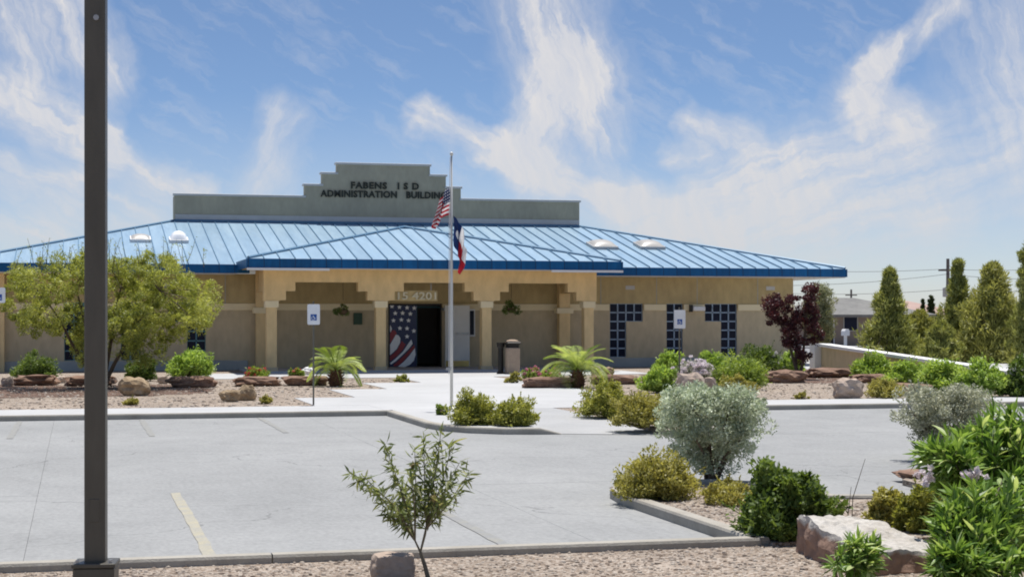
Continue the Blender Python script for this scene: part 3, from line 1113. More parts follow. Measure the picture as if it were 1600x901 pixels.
# ------------------------------------------------------------------ the building
YW, YP, YE, YPE, YR = 57.8, 54.5, 56.8, 53.5, 65.3
XL, XR = -2.4, 25.5
ROXL, ROXR = -3.95, 27.1
ZE, ZPE, PITCH = 3.63, 3.72, 0.22
PXL, PXR = 5.2, 17.45
FL = 0.15
bld = empty('office_building', (11.57, YW, KT), 'long low tan stucco office building with blue metal roof and stepped grey parapet', 'building')


def wall_holes(x0, x1, z0, z1, holes, y, dep):
    holes = [(h[0], h[1], max(h[2], z0), min(h[3], z1)) for h in holes if h[3] > z0 + 1e-6 and h[2] < z1 - 1e-6]
    gx = sorted({x0, x1, *[h[0] for h in holes], *[h[1] for h in holes]})
    gz = sorted({z0, z1, *[h[2] for h in holes], *[h[3] for h in holes]})
    mb = MB()

    def hole(i, j):
        if i < 0 or j < 0 or i >= len(gx) - 1 or j >= len(gz) - 1:
            return False
        cx, cz = (gx[i] + gx[i + 1]) / 2, (gz[j] + gz[j + 1]) / 2
        return any(h[0] < cx < h[1] and h[2] < cz < h[3] for h in holes)
    for i in range(len(gx) - 1):
        for j in range(len(gz) - 1):
            a, b, c, d = gx[i], gx[i + 1], gz[j], gz[j + 1]
            if not hole(i, j):
                mb.add([(a, y, c), (b, y, c), (b, y, d), (a, y, d)], [(0, 1, 2, 3)])
                mb.add([(a, y + dep, c), (b, y + dep, c), (b, y + dep, d), (a, y + dep, d)], [(3, 2, 1, 0)])
            else:
                if not hole(i - 1, j):
                    mb.add([(a, y, c), (a, y + dep, c), (a, y + dep, d), (a, y, d)], [(0, 1, 2, 3)])
                if not hole(i + 1, j):
                    mb.add([(b, y, c), (b, y + dep, c), (b, y + dep, d), (b, y, d)], [(3, 2, 1, 0)])
                if not hole(i, j - 1):
                    mb.add([(a, y, c), (b, y, c), (b, y + dep, c), (a, y + dep, c)], [(0, 1, 2, 3)])
                if not hole(i, j + 1):
                    mb.add([(a, y, d), (b, y, d), (b, y + dep, d), (a, y + dep, d)], [(3, 2, 1, 0)])
    return mb


PW, PH = 0.31, 0.32
ZT = 2.36


def cells(x, kind):
    """the panes of one window: (column, row) from the top left"""
    out = []
    if kind == 'gamma':          # four across for two rows, then the left two down
        out = [(c, r) for r in range(2) for c in range(4)] + [(c, r) for r in range(2, 6) for c in (0, 1)]
    elif kind == 'mirror':
        out = [(c, r) for r in range(2) for c in range(4)] + [(c, r) for r in range(2, 6) for c in (2, 3)]
    else:
        out = [(c, r) for r in range(6) for c in (0, 1)]
    return out


WIN = [(18.44, 'gamma', 'frame'), (20.58, 'tall', 'frame'), (22.05, 'mirror', 'frame'),
       (2.96, 'mirror', 'frame_teal'), (1.42, 'tall', 'frame_teal'), (-0.40, 'gamma', 'frame_teal')]
holes = []
for x, k, _ in WIN:
    for (c, r) in cells(x, k):
        holes.append((round(x + c * PW, 4), round(x + (c + 1) * PW, 4), round(ZT - (r + 1) * PH, 4), round(ZT - r * PH, 4)))
DX0, DX1, DZ = 10.42, 12.3, 2.34
holes.append((DX0, DX1, FL, DZ))
ZS = 2.11
lowh = [h for h in holes]
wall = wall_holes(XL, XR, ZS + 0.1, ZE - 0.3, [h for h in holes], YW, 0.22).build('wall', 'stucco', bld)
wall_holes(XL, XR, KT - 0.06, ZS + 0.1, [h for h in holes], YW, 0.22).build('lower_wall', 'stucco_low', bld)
MB().box(XL, XL + 0.2, YW + 0.225, 80, 0, ZE - 0.3).box(XR - 0.2, XR, YW + 0.225, 80, 0, ZE - 0.3).box(XL, XR, 80, 80.2, 0, ZE - 0.3).build('side_wall', 'stucco', bld)
# cream string course, broken by the windows and the door
segs, cur = [], XL - 0.03
for (a, b) in sorted([(-0.43, 0.87), (1.39, 2.07), (2.93, 4.23), (DX0 - 0.06, DX1 + 0.04), (18.41, 19.71), (20.55, 21.23), (22.02, 23.32)]):
    segs.append((cur, a))
    cur = b
segs.append((cur, XR + 0.03))
for a, b in segs:
    MB().box(a, b, YW - 0.05, YW + 0.02, ZS, 2.335).build('string_course', 'band', bld, bevel=0.006)
for jx in (-1.35, 2.55, 4.85, 18.1, 20.2, 21.75, 24.1):
    MB().box(jx - 0.012, jx + 0.012, YW - 0.0045, YW - 0.002, 2.34, ZE - 0.33).build('control_joint', 'plinth', bld)
for lx in (3.0, 19.2, 24.6):
    MB().box(lx - 0.17, lx + 0.17, YW - 0.012, YW - 0.002, 2.86, 3.0).build('vent_grille', 'parapet_cap', bld)
# grey plinth along the foot of the wings
for a, b in ((XL - 0.05, 5.6), (17.1, XR + 0.05)):
    MB().box(a, b, YW - 0.07, YW - 0.004, KT - 0.05, 0.42).build('plinth', 'plinth', bld, bevel=0.01)
# corner pilaster at the far left
MB().box(XL - 0.35, XL + 0.12, YW - 0.3, YW + 0.1, KT - 0.05, ZE - 0.32).build('pilaster', 'stucco_beam', bld, bevel=0.012)

PANE = MB().box(-PW / 2 + 0.022, PW / 2 - 0.022, 0.0, 0.02, -PH / 2 + 0.022, PH / 2 - 0.022).mesh('pane', 'glass', bevel=0.004)
for x, k, fm in WIN:
    cs = cells(x, k)
    fr = MB()
    for (c, r) in cs:
        x0, x1, z0, z1 = x + c * PW, x + (c + 1) * PW, ZT - (r + 1) * PH, ZT - r * PH
        y0, y1 = YW + 0.05, YW + 0.12
        # bars: left and bottom of each cell, right / top where there is no neighbour
        fr.box(x0 - 0.022, x0 + 0.022, y0, y1, z0 - 0.022, z1 + 0.022)
        if (c + 1, r) not in cs:
            fr.box(x1 - 0.022, x1 + 0.0215, y0 + 0.001, y1, z0 - 0.0215, z1 + 0.0215)
        fr.box(x0 + 0.021, x1 - 0.021, y0 + 0.003, y1, z1 - 0.022, z1 + 0.022)
        if (c, r + 1) not in cs:
            fr.box(x0 + 0.021, x1 - 0.021, y0 + 0.003, y1, z0 - 0.022, z0 + 0.022)
    w_ = fr.build('window', fm, bld)
    for (c, r) in cs:
        o = bpy.data.objects.new('pane', PANE)
        COL.objects.link(o)
        o.parent = w_
        o.location = Vector((x + (c + 0.5) * PW, YW + 0.09, ZT - (r + 0.5) * PH)) - ORG[bld]
        o.rotation_euler = (random.uniform(-.006, .006), 0, random.uniform(-.01, .01))

# porch: slab, columns, stepped beam
MB().box(5.3, 17.35, 53.95, YW - 0.004, KT - 0.06, FL).build('porch_floor', 'walk', bld, bevel=0.01)
COLX = [6.05, 9.59, 13.13, 16.66]
ZC = 2.40
for i, x in enumerate(COLX):
    c_ = MB().box(x - 0.165, x + 0.165, YP + 0.02, YP + 0.36, FL - 0.02, ZC - 0.2).build('column', 'stucco_beam', bld, bevel=0.012)
    MB().box(x - 0.215, x + 0.215, YP - 0.03, YP + 0.41, ZC - 0.22, ZC).build('capital', 'band', c_, bevel=0.01)
    MB().box(x - 0.2, x + 0.2, YP - 0.015, YP + 0.395, FL - 0.015, FL + 0.12).build('base_block', 'stucco_low', c_, bevel=0.01)
# front beam with pueblo-stepped openings
xs0, xs1 = COLX[0] - 0.26, COLX[-1] + 0.26
ztop = ZPE - 0.28
poly = [(xs0, ZC)]
for i in range(3):
    a, b = COLX[i], COLX[i + 1]
    m_ = (a + b) / 2
    poly += [(a + 0.26, ZC), (a + 0.26 + 0.0001, ZC + 0.02), (m_ - 1.32, ZC + 0.02), (m_ - 1.32, 2.71), (m_ - 1.02, 2.71), (m_ - 1.02, 3.0), (m_ + 1.02, 3.0), (m_ + 1.02, 2.71), (m_ + 1.32, 2.71), (m_ + 1.32, ZC + 0.02), (b - 0.26, ZC + 0.02), (b - 0.26, ZC)]
poly += [(xs1, ZC), (xs1, ztop), (xs0, ztop)]
poly = [(round(p[0], 4), round(p[1], 4)) for p in poly]
MB().slab(poly, YP, YP + 0.36).build('porch_beam', 'stucco_beam', bld)
# side beams and back pilasters
for x in (COLX[0], COLX[-1]):
    MB().box(x - 0.16, x + 0.16, YP + 0.362, YW - 0.36, ZC + 0.3, ztop - 0.002).build('side_beam', 'stucco_beam', bld)
    MB().box(x - 0.2, x + 0.2, YW - 0.36, YW - 0.052, FL - 0.02, ztop - 0.004).build('pilaster', 'stucco_beam', bld, bevel=0.01)
    MB().box(x - 0.3, x + 0.3, YW - 0.42, YW - 0.054, ZC - 0.4, ZC - 0.2).build('capital', 'band', bld, bevel=0.01)
# porch ceiling
MB().box(PXL + 0.1, PXR - 0.1, YPE + 0.06, YW - 0.003, ZPE - 0.275, ZPE - 0.255).build('porch_ceiling', 'stucco_beam', bld)

# entrance
rm = MB()
rm.add([(DX0 - 0.6, 61.5, FL), (DX1 + 0.6, 61.5, FL), (DX1 + 0.6, 61.5, 2.6), (DX0 - 0.6, 61.5, 2.6)], [(0, 1, 2, 3)])
rm.add([(DX0 - 0.6, 58.02, FL), (DX0 - 0.6, 61.5, FL), (DX0 - 0.6, 61.5, 2.6), (DX0 - 0.6, 58.02, 2.6)], [(0, 1, 2, 3)])
rm.add([(DX1 + 0.6, 58.02, FL), (DX1 + 0.6, 61.5, FL), (DX1 + 0.6, 61.5, 2.6), (DX1 + 0.6, 58.02, 2.6)], [(3, 2, 1, 0)])
rm.add([(DX0 - 0.6, 58.02, 2.6), (DX0 - 0.6, 61.5, 2.6), (DX1 + 0.6, 61.5, 2.6), (DX1 + 0.6, 58.02, 2.6)], [(0, 1, 2, 3)])
rm.add([(DX0 - 0.6, 57.85, FL - 0.01), (DX0 - 0.6, 61.5, FL - 0.01), (DX1 + 0.6, 61.5, FL - 0.01), (DX1 + 0.6, 57.85, FL - 0.01)], [(3, 2, 1, 0)])
rm.build('vestibule', 'interior', bld)
MB().box(11.72, 11.76, 59.4, 59.46, FL, 2.45).box(11.2, 11.24, 59.4, 59.46, FL, 2.45).box(10.0, 12.7, 59.41, 59.45, 2.2, 2.26).build('inner_door_frame', 'frame_teal', bld)
df = MB().box(DX0, DX0 + 0.05, YW - 0.02, YW + 0.1, FL, DZ).box(DX1 - 0.05, DX1, YW - 0.02, YW + 0.1, FL, DZ).box(DX0 + 0.05, DX1 - 0.05, YW - 0.02, YW + 0.1, DZ - 0.06, DZ)
df.build('door_frame', 'dark', bld)
# left leaf: glass covered by a printed flag
dl = MB().box(DX0 + 0.055, 11.42, YW + 0.01, YW + 0.06, FL + 0.01, DZ - 0.065).build('door', 'navy', bld)
dl['label'] = 'door leaf covered by a waving flag print'


def dpt(x, y):            # a spot of the print, measured on the door
    px, py = 600 + x / 6.44, 445 + y / 6.44
    q = on_y(px, py, YW + 0.01)
    return q.x, q.z


def patch(name, pts, mat, lay):
    P_ = [dpt(*p) for p in pts]
    a = sum(P_[i][0] * P_[(i + 1) % len(P_)][1] - P_[(i + 1) % len(P_)][0] * P_[i][1] for i in range(len(P_)))
    if a < 0:
        P_ = P_[::-1]
    MB().slab(P_, YW + 0.01 - 0.003 * lay, YW + 0.0095).build(name, mat, dl)


patch('printed_stripe', [(62, 400), (80, 440), (68, 475), (60, 470)], 'offwhite', 1)
patch('printed_stripe', [(60, 490), (82, 455), (110, 455), (130, 490), (105, 520), (80, 560), (60, 590)], 'red', 1)
patch('printed_stripe', [(60, 600), (90, 550), (118, 500), (145, 505), (165, 535), (162, 580), (130, 640), (90, 680), (60, 705)], 'offwhite', 2)
patch('printed_stripe', [(60, 715), (100, 685), (140, 640), (168, 585), (180, 560), (205, 590), (220, 590), (190, 650), (140, 705), (90, 745), (60, 765)], 'red', 1)
patch('printed_stripe', [(60, 785), (110, 745), (190, 670), (250, 580), (275, 548), (288, 590), (250, 640), (190, 700), (120, 765), (70, 800)], 'offwhite', 2)
patch('printed_stripe', [(90, 805), (140, 765), (210, 700), (270, 635), (305, 600), (308, 635), (260, 690), (200, 760), (150, 805), (110, 820)], 'red', 3)
patch('printed_stripe', [(140, 820), (200, 770), (255, 710), (310, 635), (318, 700), (300, 760), (262, 800), (210, 825)], 'offwhite', 4)
for (sx, sy) in ((80, 215), (155, 222), (232, 228), (305, 232), (113, 285), (187, 283), (265, 290), (95, 357), (174, 350), (247, 357), (160, 435), (232, 437), (300, 462), (232, 518)):
    pts = []
    for k in range(10):
        rr = 25 if k % 2 == 0 else 12
        t = math.pi / 2 + k * math.pi / 5
        pts.append((sx + rr * math.cos(t), sy - rr * math.sin(t)))
    patch('printed_star', pts, 'offwhite', 2)
# right leaf: white door standing open against the wall
dr = MB().box(12.33, 13.2, YW - 0.46, YW - 0.415, FL + 0.012, 2.28).build('door', 'doorwhite', bld, bevel=0.004)
dr['label'] = 'white door leaf standing open'
MB().box(12.36, 12.72, YW - 0.466, YW - 0.461, FL + 0.3, 2.2).build('door_panel', 'doorwhite', dr)
MB().box(12.35, 13.18, YW - 0.469, YW - 0.462, FL + 0.02, FL + 0.22).build('kick_plate', 'brass', dr)
MB().box(12.7, 13.16, YW - 0.53, YW - 0.5, 1.27, 1.33).box(12.72, 12.78, YW - 0.505, YW - 0.461, 1.26, 1.34).box(13.08, 13.16, YW - 0.505, YW - 0.461, 1.26, 1.34).build('push_bar', 'steel', dr)
MB().box(12.29, 12.34, YW - 0.45, YW - 0.02, 2.1, 2.2).build('hinge', 'steel', dr)
nc_ = MB().box(13.24, 13.47, YW - 0.13, YW - 0.052, 1.2, 2.16).build('notice_case', 'trim', bld, bevel=0.006)
MB().box(13.28, 13.43, YW - 0.136, YW - 0.131, 1.26, 2.1).build('pane', 'glass', nc_)
# a green notice on the porch wall
nb_ = MB().box(9.2, 9.5, YW - 0.075, YW - 0.052, 1.62, 2.02).build('notice_board', 'sign_green', bld)


def text_mesh(body, size, mat, extrude=0.02, offset=0.0, spacing=1.0):
    cu = bpy.data.curves.new('t', 'FONT')
    cu.body = body
    cu.size = size
    cu.extrude = extrude
    cu.offset = offset
    cu.space_character = spacing
    cu.align_x = 'CENTER'
    cu.align_y = 'CENTER'
    cu.resolution_u = 3
    ob = bpy.data.objects.new('t', cu)
    COL.objects.link(ob)
    bpy.context.view_layer.update()
    me = bpy.data.meshes.new_from_object(ob.evaluated_get(bpy.context.evaluated_depsgraph_get()))
    bpy.data.objects.remove(ob)
    bpy.data.curves.remove(cu)
    me.materials.clear()
    me.materials.append(M[mat])
    return me


def text(name, body, centre, width, height, mat, parent, **k):
    """raised letters, each one a part"""
    me = text_mesh(body, 1.0, mat, extrude=0.03, **k)
    co = np.array([v.co[:] for v in me.vertices])
    lo, hi = co.min(0), co.max(0)
    c = (lo + hi) / 2
    sx, sy = width / (hi[0] - lo[0]), height / (hi[1] - lo[1])
    Mx = Matrix.Translation(centre) @ Matrix.Rotation(R(90), 4, 'X') @ Matrix.Diagonal((sx, sy, 1, 1)) @ Matrix.Translation((-c[0], -c[1], -c[2]))
    me.transform(Mx)
    bm = bmesh.new()
    bm.from_mesh(me)
    bmesh.ops.remove_doubles(bm, verts=bm.verts, dist=1e-5)
    todo = set(bm.faces)
    while todo:
        seed = todo.pop()
        isl, st = {seed}, [seed]
        while st:
            f = st.pop()
            for e in f.edges:
                for g in e.link_faces:
                    if g in todo:
                        todo.discard(g)
                        isl.add(g)
                        st.append(g)
        vs = list({v for f in isl for v in f.verts})
        ix = {v: i for i, v in enumerate(vs)}
        MB().add([v.co[:] for v in vs], [tuple(ix[v] for v in f.verts) for f in isl]).build('letter', mat, parent)
    bm.free()
    bpy.data.meshes.remove(me)


# number over the entrance, hung in the stepped opening
q = on_y(650, 462, YP + 0.1)
nbp = MB().box(q.x - 0.7, q.x + 0.72, YP + 0.12, YP + 0.15, q.z - 0.17, q.z + 0.17).build('number_board', 'stucco', bld)
text('lettering', '15 4201', Vector((q.x + 0.03, YP + 0.09, q.z)), 1.28, 0.25, 'letter_pale', nbp, offset=0.015)
MB().box(q.x - 0.55, q.x - 0.53, YP + 0.13, YP + 0.14, q.z + 0.17, 2.72).box(q.x + 0.5, q.x + 0.52, YP + 0.13, YP + 0.14, q.z + 0.17, 3.01).build('hanger', 'steel', nbp)

# ---- roof
rf = MB()
b0 = ZE - 0.03
# underside deck and the slopes that face away
ridge = ZE + PITCH * (YR - YE)
Yb = 82.0
Yr2 = Yb - (YR - YE)
PX0, PX1 = 3.58, 19.55
deck = [(ROXL, YE, ZE), (ROXR, YE, ZE), (PX1, YR, ridge), (PX0, YR, ridge), (ROXL, Yb, ZE), (ROXR, Yb, ZE), (PX1, Yr2, ridge), (PX0, Yr2, ridge)]
deck = [(a, b, c - 0.035) for a, b, c in deck]
rf.add(deck, [(0, 1, 2, 3), (1, 5, 6, 2), (5, 4, 7, 6), (4, 0, 3, 7), (3, 2, 6, 7)])
PAY = YPE + (PXR - PXL) / 2
PAX = (PXL + PXR) / 2
pr = ZPE + PITCH * (PXR - PXL) / 2
PBY = YE + (pr - ZE) / PITCH
pd = [(PXL, YPE, ZPE), (PXR, YPE, ZPE), (PAX, PAY, pr), (PAX, PBY, pr), (PXL, YE + 0.4, ZPE), (PXR, YE + 0.4, ZPE)]
pd = [(a, b, c - 0.035) for a, b, c in pd]
rf.add(pd, [(0, 1, 2), (1, 5, 3, 2), (4, 0, 2, 3)])
roof = rf.build('roof', 'roof', bld)


def panel(x0, x1, y0, ya, yb, z0, kind):
    """one standing-seam sheet from the eave y0 up to ya (at x0) and yb (at x1)"""
    t, r, wv = 0.022, 0.042, 0.022

    def zz(y):
        return z0 + PITCH * (y - y0)
    ya, yb = max(ya, y0 + 0.02), max(yb, y0 + 0.02)
    mb = MB()
    pts = [(x0 + 0.004, y0 - 0.03), (x1 - 0.004, y0 - 0.03), (x1 - 0.004, yb), (x0 + 0.004, ya)]
    mb.add([(p[0], p[1], zz(p[1]) - t) for p in pts] + [(p[0], p[1], zz(p[1])) for p in pts],
           [(3, 2, 1, 0), (4, 5, 6, 7), (0, 1, 5, 4), (1, 2, 6, 5), (2, 3, 7, 6), (3, 0, 4, 7)])
    o = mb.build('roof_panel', 'roof', roof)
    s = MB()
    a, b = x0 - wv / 2, x0 + wv / 2
    pts = [(a, y0 - 0.03), (b, y0 - 0.03), (b, ya), (a, ya)]
    s.add([(p[0], p[1], zz(p[1]) - 0.01) for p in pts] + [(p[0], p[1], zz(p[1]) + r) for p in pts],
          [(4, 5, 6, 7), (0, 1, 5, 4), (1, 2, 6, 5), (2, 3, 7, 6), (3, 0, 4, 7)])
    s.build('standing_seam', 'rib', roof)


def fascia(x0, x1, y, z1, h=0.3):
    MB().box(x0 + 0.004, x1 - 0.004, y - 0.06, y - 0.02, z1 - h, z1 - 0.018).build('fascia_panel', 'fascia', roof)
    MB().box(x0 - 0.012, x0 + 0.012, y - 0.067, y - 0.03, z1 - h + 0.002, z1 - 0.016).build('fascia_joint', 'fascia_joint', roof)


n = 62
sw = (ROXR - ROXL) / n


def hipy(x):
    return YE + (YR - YE) * max(0.0, min(1.0, (x - ROXL) / (PX0 - ROXL), (ROXR - x) / (ROXR - PX1)))


for i in range(n):
    a, b = ROXL + i * sw, ROXL + (i + 1) * sw
    if b < -2.9:      # outside the picture
        pass
    panel(a, b, YE, hipy(a), hipy(b), ZE, 'main')
    if not (PXL + 0.3 < a and b < PXR - 0.3):
        fascia(a, b, YE, ZE)
np_ = 25
sp_ = (PXR - PXL) / np_


def phip(x):
    return YPE + min(x - PXL, PXR - x)


for i in range(np_):
    a, b = PXL + i * sp_, PXL + (i + 1) * sp_
    ya, yb = phip(a), phip(b)
    if a < PAX < b:
        ya = yb = min(ya, yb)
    panel(a, b, YPE, ya, yb, ZPE, 'porch')
    fascia(a, b, YPE, ZPE)


def bar(p, q_, w, mat, name, parent, up=0.05):
    MB().tube([p, q_], w, 6).build(name, mat, parent)


for p, q_ in (((ROXL, YE, ZE + 0.02), (PX0, YR, ridge + 0.02)), ((ROXR, YE, ZE + 0.02), (PX1, YR, ridge + 0.02)),
              ((PXL, YPE, ZPE + 0.02), (PAX, PAY, pr + 0.02)), ((PXR, YPE, ZPE + 0.02), (PAX, PAY, pr + 0.02)), ((PAX, PAY, pr + 0.02), (PAX, PBY, pr + 0.02)),
              ((PX0, YR - 0.05, ridge + 0.02), (PX1, YR - 0.05, ridge + 0.02))):
    bar(p, q_, 0.055, 'rib', 'ridge_cap', roof)
# fascia returns along the sides
MB().box(ROXR + 0.02, ROXR + 0.06, YE - 0.06, Yb, ZE - 0.3, ZE - 0.018).box(ROXL - 0.06, ROXL - 0.02, YE - 0.06, Yb, ZE - 0.3, ZE - 0.018).build('side_fascia', 'fascia', roof)
MB().box(PXL - 0.06, PXL - 0.02, YPE - 0.06, YE + 0.3, ZPE - 0.3, ZPE - 0.018).box(PXR + 0.02, PXR + 0.06, YPE - 0.06, YE + 0.3, ZPE - 0.3, ZPE - 0.018).build('porch_side_fascia', 'fascia', roof)
# soffits: boxed eaves
MB().box(ROXL, PXL - 0.07, YE - 0.015, YW + 0.3, ZE - 0.33, ZE - 0.29).box(PXR + 0.07, ROXR, YE - 0.015, YW + 0.3, ZE - 0.33, ZE - 0.29).build('soffit', 'soffit', bld)
MB().box(XR + 0.01, ROXR, YW + 0.3, Yb, ZE - 0.33, ZE - 0.29).build('side_soffit', 'soffit', bld)
MB().box(PXL, PXR, YPE - 0.018, YPE + 0.055, ZPE - 0.33, ZPE - 0.29).build('porch_eave_board', 'soffit', bld)
MB().box(PXL - 0.05, PXL + 2.55, YPE - 0.1, YPE - 0.02, ZPE - 0.375, ZPE - 0.302).build('eave_strip', 'trim', bld)
MB().box(PXR - 2.4, PXR + 0.05, YPE - 0.1, YPE - 0.02, ZPE - 0.375, ZPE - 0.302).build('eave_strip', 'trim', bld)

# ---- parapet with the name
pz = [(PX0, 6.48), (8.5, 6.48), (8.5, 6.94), (9.17, 6.94), (9.17, 7.40), (9.75, 7.40), (9.75, 7.79), (13.43, 7.79), (13.43, 7.40), (14.07, 7.40), (14.07, 6.94), (14.67, 6.94), (14.67, 6.48), (PX1, 6.48)]
poly = [(PX0, ridge - 0.3), (PX1, ridge - 0.3)] + pz[::-1]
par = MB().slab(poly, YR, YR + 0.3).build('parapet', 'parapet', bld)
MB().box(PX0, PX0 + 0.25, YR + 0.302, YR + 1.1, ridge - 0.3, 6.47).box(PX1 - 0.25, PX1, YR + 0.302, YR + 1.1, ridge - 0.3, 6.47).build('parapet_return', 'parapet', bld)
for (a, b) in zip(pz[:-1], pz[1:]):
    if abs(a[1] - b[1]) < 1e-6:
        e0 = 0.05
        MB().box(a[0] - e0, b[0] + e0, YR - 0.06, YR + 0.36, a[1] - 0.01, a[1] + 0.075).build('coping', 'parapet_cap', par, bevel=0.008)
MB().box(PX0 + 0.02, PX1 - 0.02, YR - 0.035, YR - 0.003, ridge - 0.02, ridge + 0.26).build('flashing', 'parapet_cap', par)
c1 = on_y(601.5, 290.5, YR)
text('lettering', 'FABENS   I S D', Vector((c1.x, YR - 0.035, c1.z)), 2.68, 0.27, 'letter_dark', par, offset=0.03, spacing=1.12)
c2 = on_y(600, 304, YR)
text('lettering', 'ADMINISTRATION   BUILDING', Vector((c2.x, YR - 0.035, c2.z)), 4.98, 0.27, 'letter_dark', par, offset=0.03, spacing=1.08)

# ---- skylights
for k, (px, py, w_, dome, curb) in enumerate(((220, 379, 0.72, 'acrylic_tan', 'trim'), (280, 380, 0.66, 'acrylic', 'trim'), (947, 390, 0.98, 'acrylic_tan', 'parapet_cap'), (1021, 390, 0.98, 'acrylic_tan', 'parapet_cap'))):
    a, b, v = ray(px, py)
    # foot of the kerb on the roof slope
    t = (ZE - PITCH * YE - CAMZ) / (v - PITCH * b)
    p = Vector((a * t, b * t, CAMZ + v * t))
    cb_ = MB()
    x0, x1, y0, y1 = p.x - w_ / 2, p.x + w_ / 2, p.y, p.y + w_
    h0 = 0.12
    cb_.prism([(x0, y0), (x1, y0), (x1, y1), (x0, y1)], [p.z - 0.05, p.z - 0.05, p.z + PITCH * w_ - 0.05, p.z + PITCH * w_ - 0.05], [p.z + h0, p.z + h0, p.z + PITCH * w_ + h0, p.z + PITCH * w_ + h0])
    sk = cb_.build('skylight', curb, bld, bevel=0.012)
    g = 10
    vs, fs = [], []
    for j in range(g + 1):
        for i in range(g + 1):
            u, v_ = i / g, j / g
            hh = (max(0, math.sin(math.pi * u)) * max(0, math.sin(math.pi * v_))) ** 0.45 * (0.12, 0.26, 0.16, 0.16)[k]
            vs.append((x0 + 0.04 + (w_ - 0.08) * u, y0 + 0.04 + (w_ - 0.08) * v_, p.z + h0 + 0.004 + PITCH * (0.04 + (w_ - 0.08) * v_) + hh))
    for j in range(g):
        for i in range(g):
            a_ = j * (g + 1) + i
            fs.append((a_, a_ + 1, a_ + g + 2, a_ + g + 1))
    MB().add(vs, fs).build('dome', dome, sk, smooth=True)

# wall lamp on the right wing
wl_ = MB().box(21.52, 21.98, YW - 0.24, YW - 0.052, 2.1, 2.26).build('wall_lamp', 'trim', bld, bevel=0.02)
MB().box(21.42, 21.515, YW - 0.2, YW - 0.051, 2.06, 2.32).build('lamp_bracket', 'dark', wl_)

# ------------------------------------------------------------------ light pole
GZ = 0.035
lp = at_d(150, 880, 10.5)
pole = empty('light_pole', (lp.x, lp.y, GZ), 'dark bronze square light pole on a boxed base in the near gravel', 'light pole')
hw = 0.0635
PROT = Matrix.Translation((lp.x, lp.y, 0)) @ Matrix.Rotation(R(-8), 4, 'Z')


def rot_build(mb, name, mat, parent, bevel=0.0):
    me = mb.mesh(name, mat, bevel=bevel)
    me.transform(PROT)
    return link(name, me, parent)


rot_build(MB().box(-hw, hw, -hw, hw, 0.3, 7.2), 'shaft', 'bronze', pole, 0.008)
bc = rot_build(MB().box(-0.125, 0.125, -0.125, 0.125, GZ - 0.03, 0.345), 'base_cover', 'bronze', pole, 0.008)
rot_build(MB().box(-0.132, 0.132, -0.132, 0.132, 0.345, 0.372), 'cover_lip', 'bronze', bc, 0.004)
rot_build(MB().box(-0.03, 0.03, -0.45, -hw, 7.05, 7.13), 'arm', 'bronze', pole)
rot_build(MB().box(-0.2, 0.2, -1.0, -0.45, 7.0, 7.18), 'lamp_head', 'bronze', pole, 0.02)
for bx in (-0.1, 0.1):
    rot_build(MB().tube([(bx, -0.1, 0.37), (bx, -0.1, 0.392)], 0.011, 6), 'bolt', 'steel', pole)
rot_build(MB().box(-0.03, 0.03, -hw - 0.004, -hw + 0.002, 0.62, 0.76), 'access_cover', 'bronze', pole, 0.002)
rot_build(MB().tube([(0.01, -hw - 0.002, 3.72), (0.01, -hw - 0.012, 3.72)], 0.018, 8), 'hand_hole_cover', 'steel', pole)

# ------------------------------------------------------------------ parking signs


def sign(px, ytop, ybot, ybase, width, label, zb=0.1):
    b = on_z(px, ybase, zb)
    d = depth(b)
    z1 = CAMZ + (HY - ytop) / F * d
    z0 = CAMZ + (HY - ybot) / F * d
    e = empty('parking_sign', (b.x, b.y, zb), label, 'sign', 'accessible parking signs')
    MB().box(b.x - 0.016, b.x + 0.016, b.y, b.y + 0.01, zb - 0.1, z1 + 0.06).box(b.x - 0.016, b.x - 0.01, b.y + 0.01, b.y + 0.035, zb - 0.1, z1 + 0.06).box(b.x + 0.01, b.x + 0.016, b.y + 0.01, b.y + 0.035, zb - 0.1, z1 + 0.06).build('post', 'post_paint', e)
    hw_ = width / 2
    pts = []
    r = 0.03
    for cx, cz, a0 in ((b.x + hw_ - r, z0 + r, -90), (b.x + hw_ - r, z1 - r, 0), (b.x - hw_ + r, z1 - r, 90), (b.x - hw_ + r, z0 + r, 180)):
        for k in range(4):
            t = R(a0 + 30 * k)
            pts.append((cx + r * math.cos(t), cz + r * math.sin(t)))
    pl = MB().slab(pts, b.y - 0.008, b.y - 0.002).build('plate', 'sign_white', e)
    s = 0.062
    cz = z0 + (z1 - z0) * 0.36
    MB().box(b.x - s, b.x + s, b.y - 0.0105, b.y - 0.0085, cz - s, cz + s).build('symbol_field', 'sign_blue', pl)
    # wheelchair figure
    w = MB()
    y = b.y - 0.013
    w.tube([(b.x - 0.012, y, cz + 0.045), (b.x - 0.010, y, cz + 0.0445)], 0.009, 8)
    w.tube([(b.x - 0.012, y, cz + 0.032), (b.x - 0.006, y, cz - 0.004), (b.x + 0.024, y, cz - 0.006), (b.x + 0.036, y, cz - 0.036)], 0.006, 5)
    w.tube([(b.x - 0.010, y, cz + 0.016), (b.x + 0.018, y, cz + 0.014)], 0.005, 5)
    w.tube([(b.x - 0.012 + 0.032 * math.cos(R(t)), y, cz - 0.018 + 0.032 * math.sin(R(t))) for t in range(120, 381, 20)], 0.005, 5)
    w.build('wheelchair_symbol', 'sign_white', pl)
    return e


sign(490, 475, 507, 632, 0.255, 'white accessible parking sign on a thin post beside the small palm and walk')
sign(1062, 484, 513, 612, 0.285, 'white accessible parking sign rising from shrubs before the blue windows')
sign(-2, 449, 473, 634, 0.255, 'white accessible parking sign beside the spreading tree at the end of the wing')

# ------------------------------------------------------------------ flagpole and flags
fb = on_z(705.5, 639, KT)
fd = depth(fb)


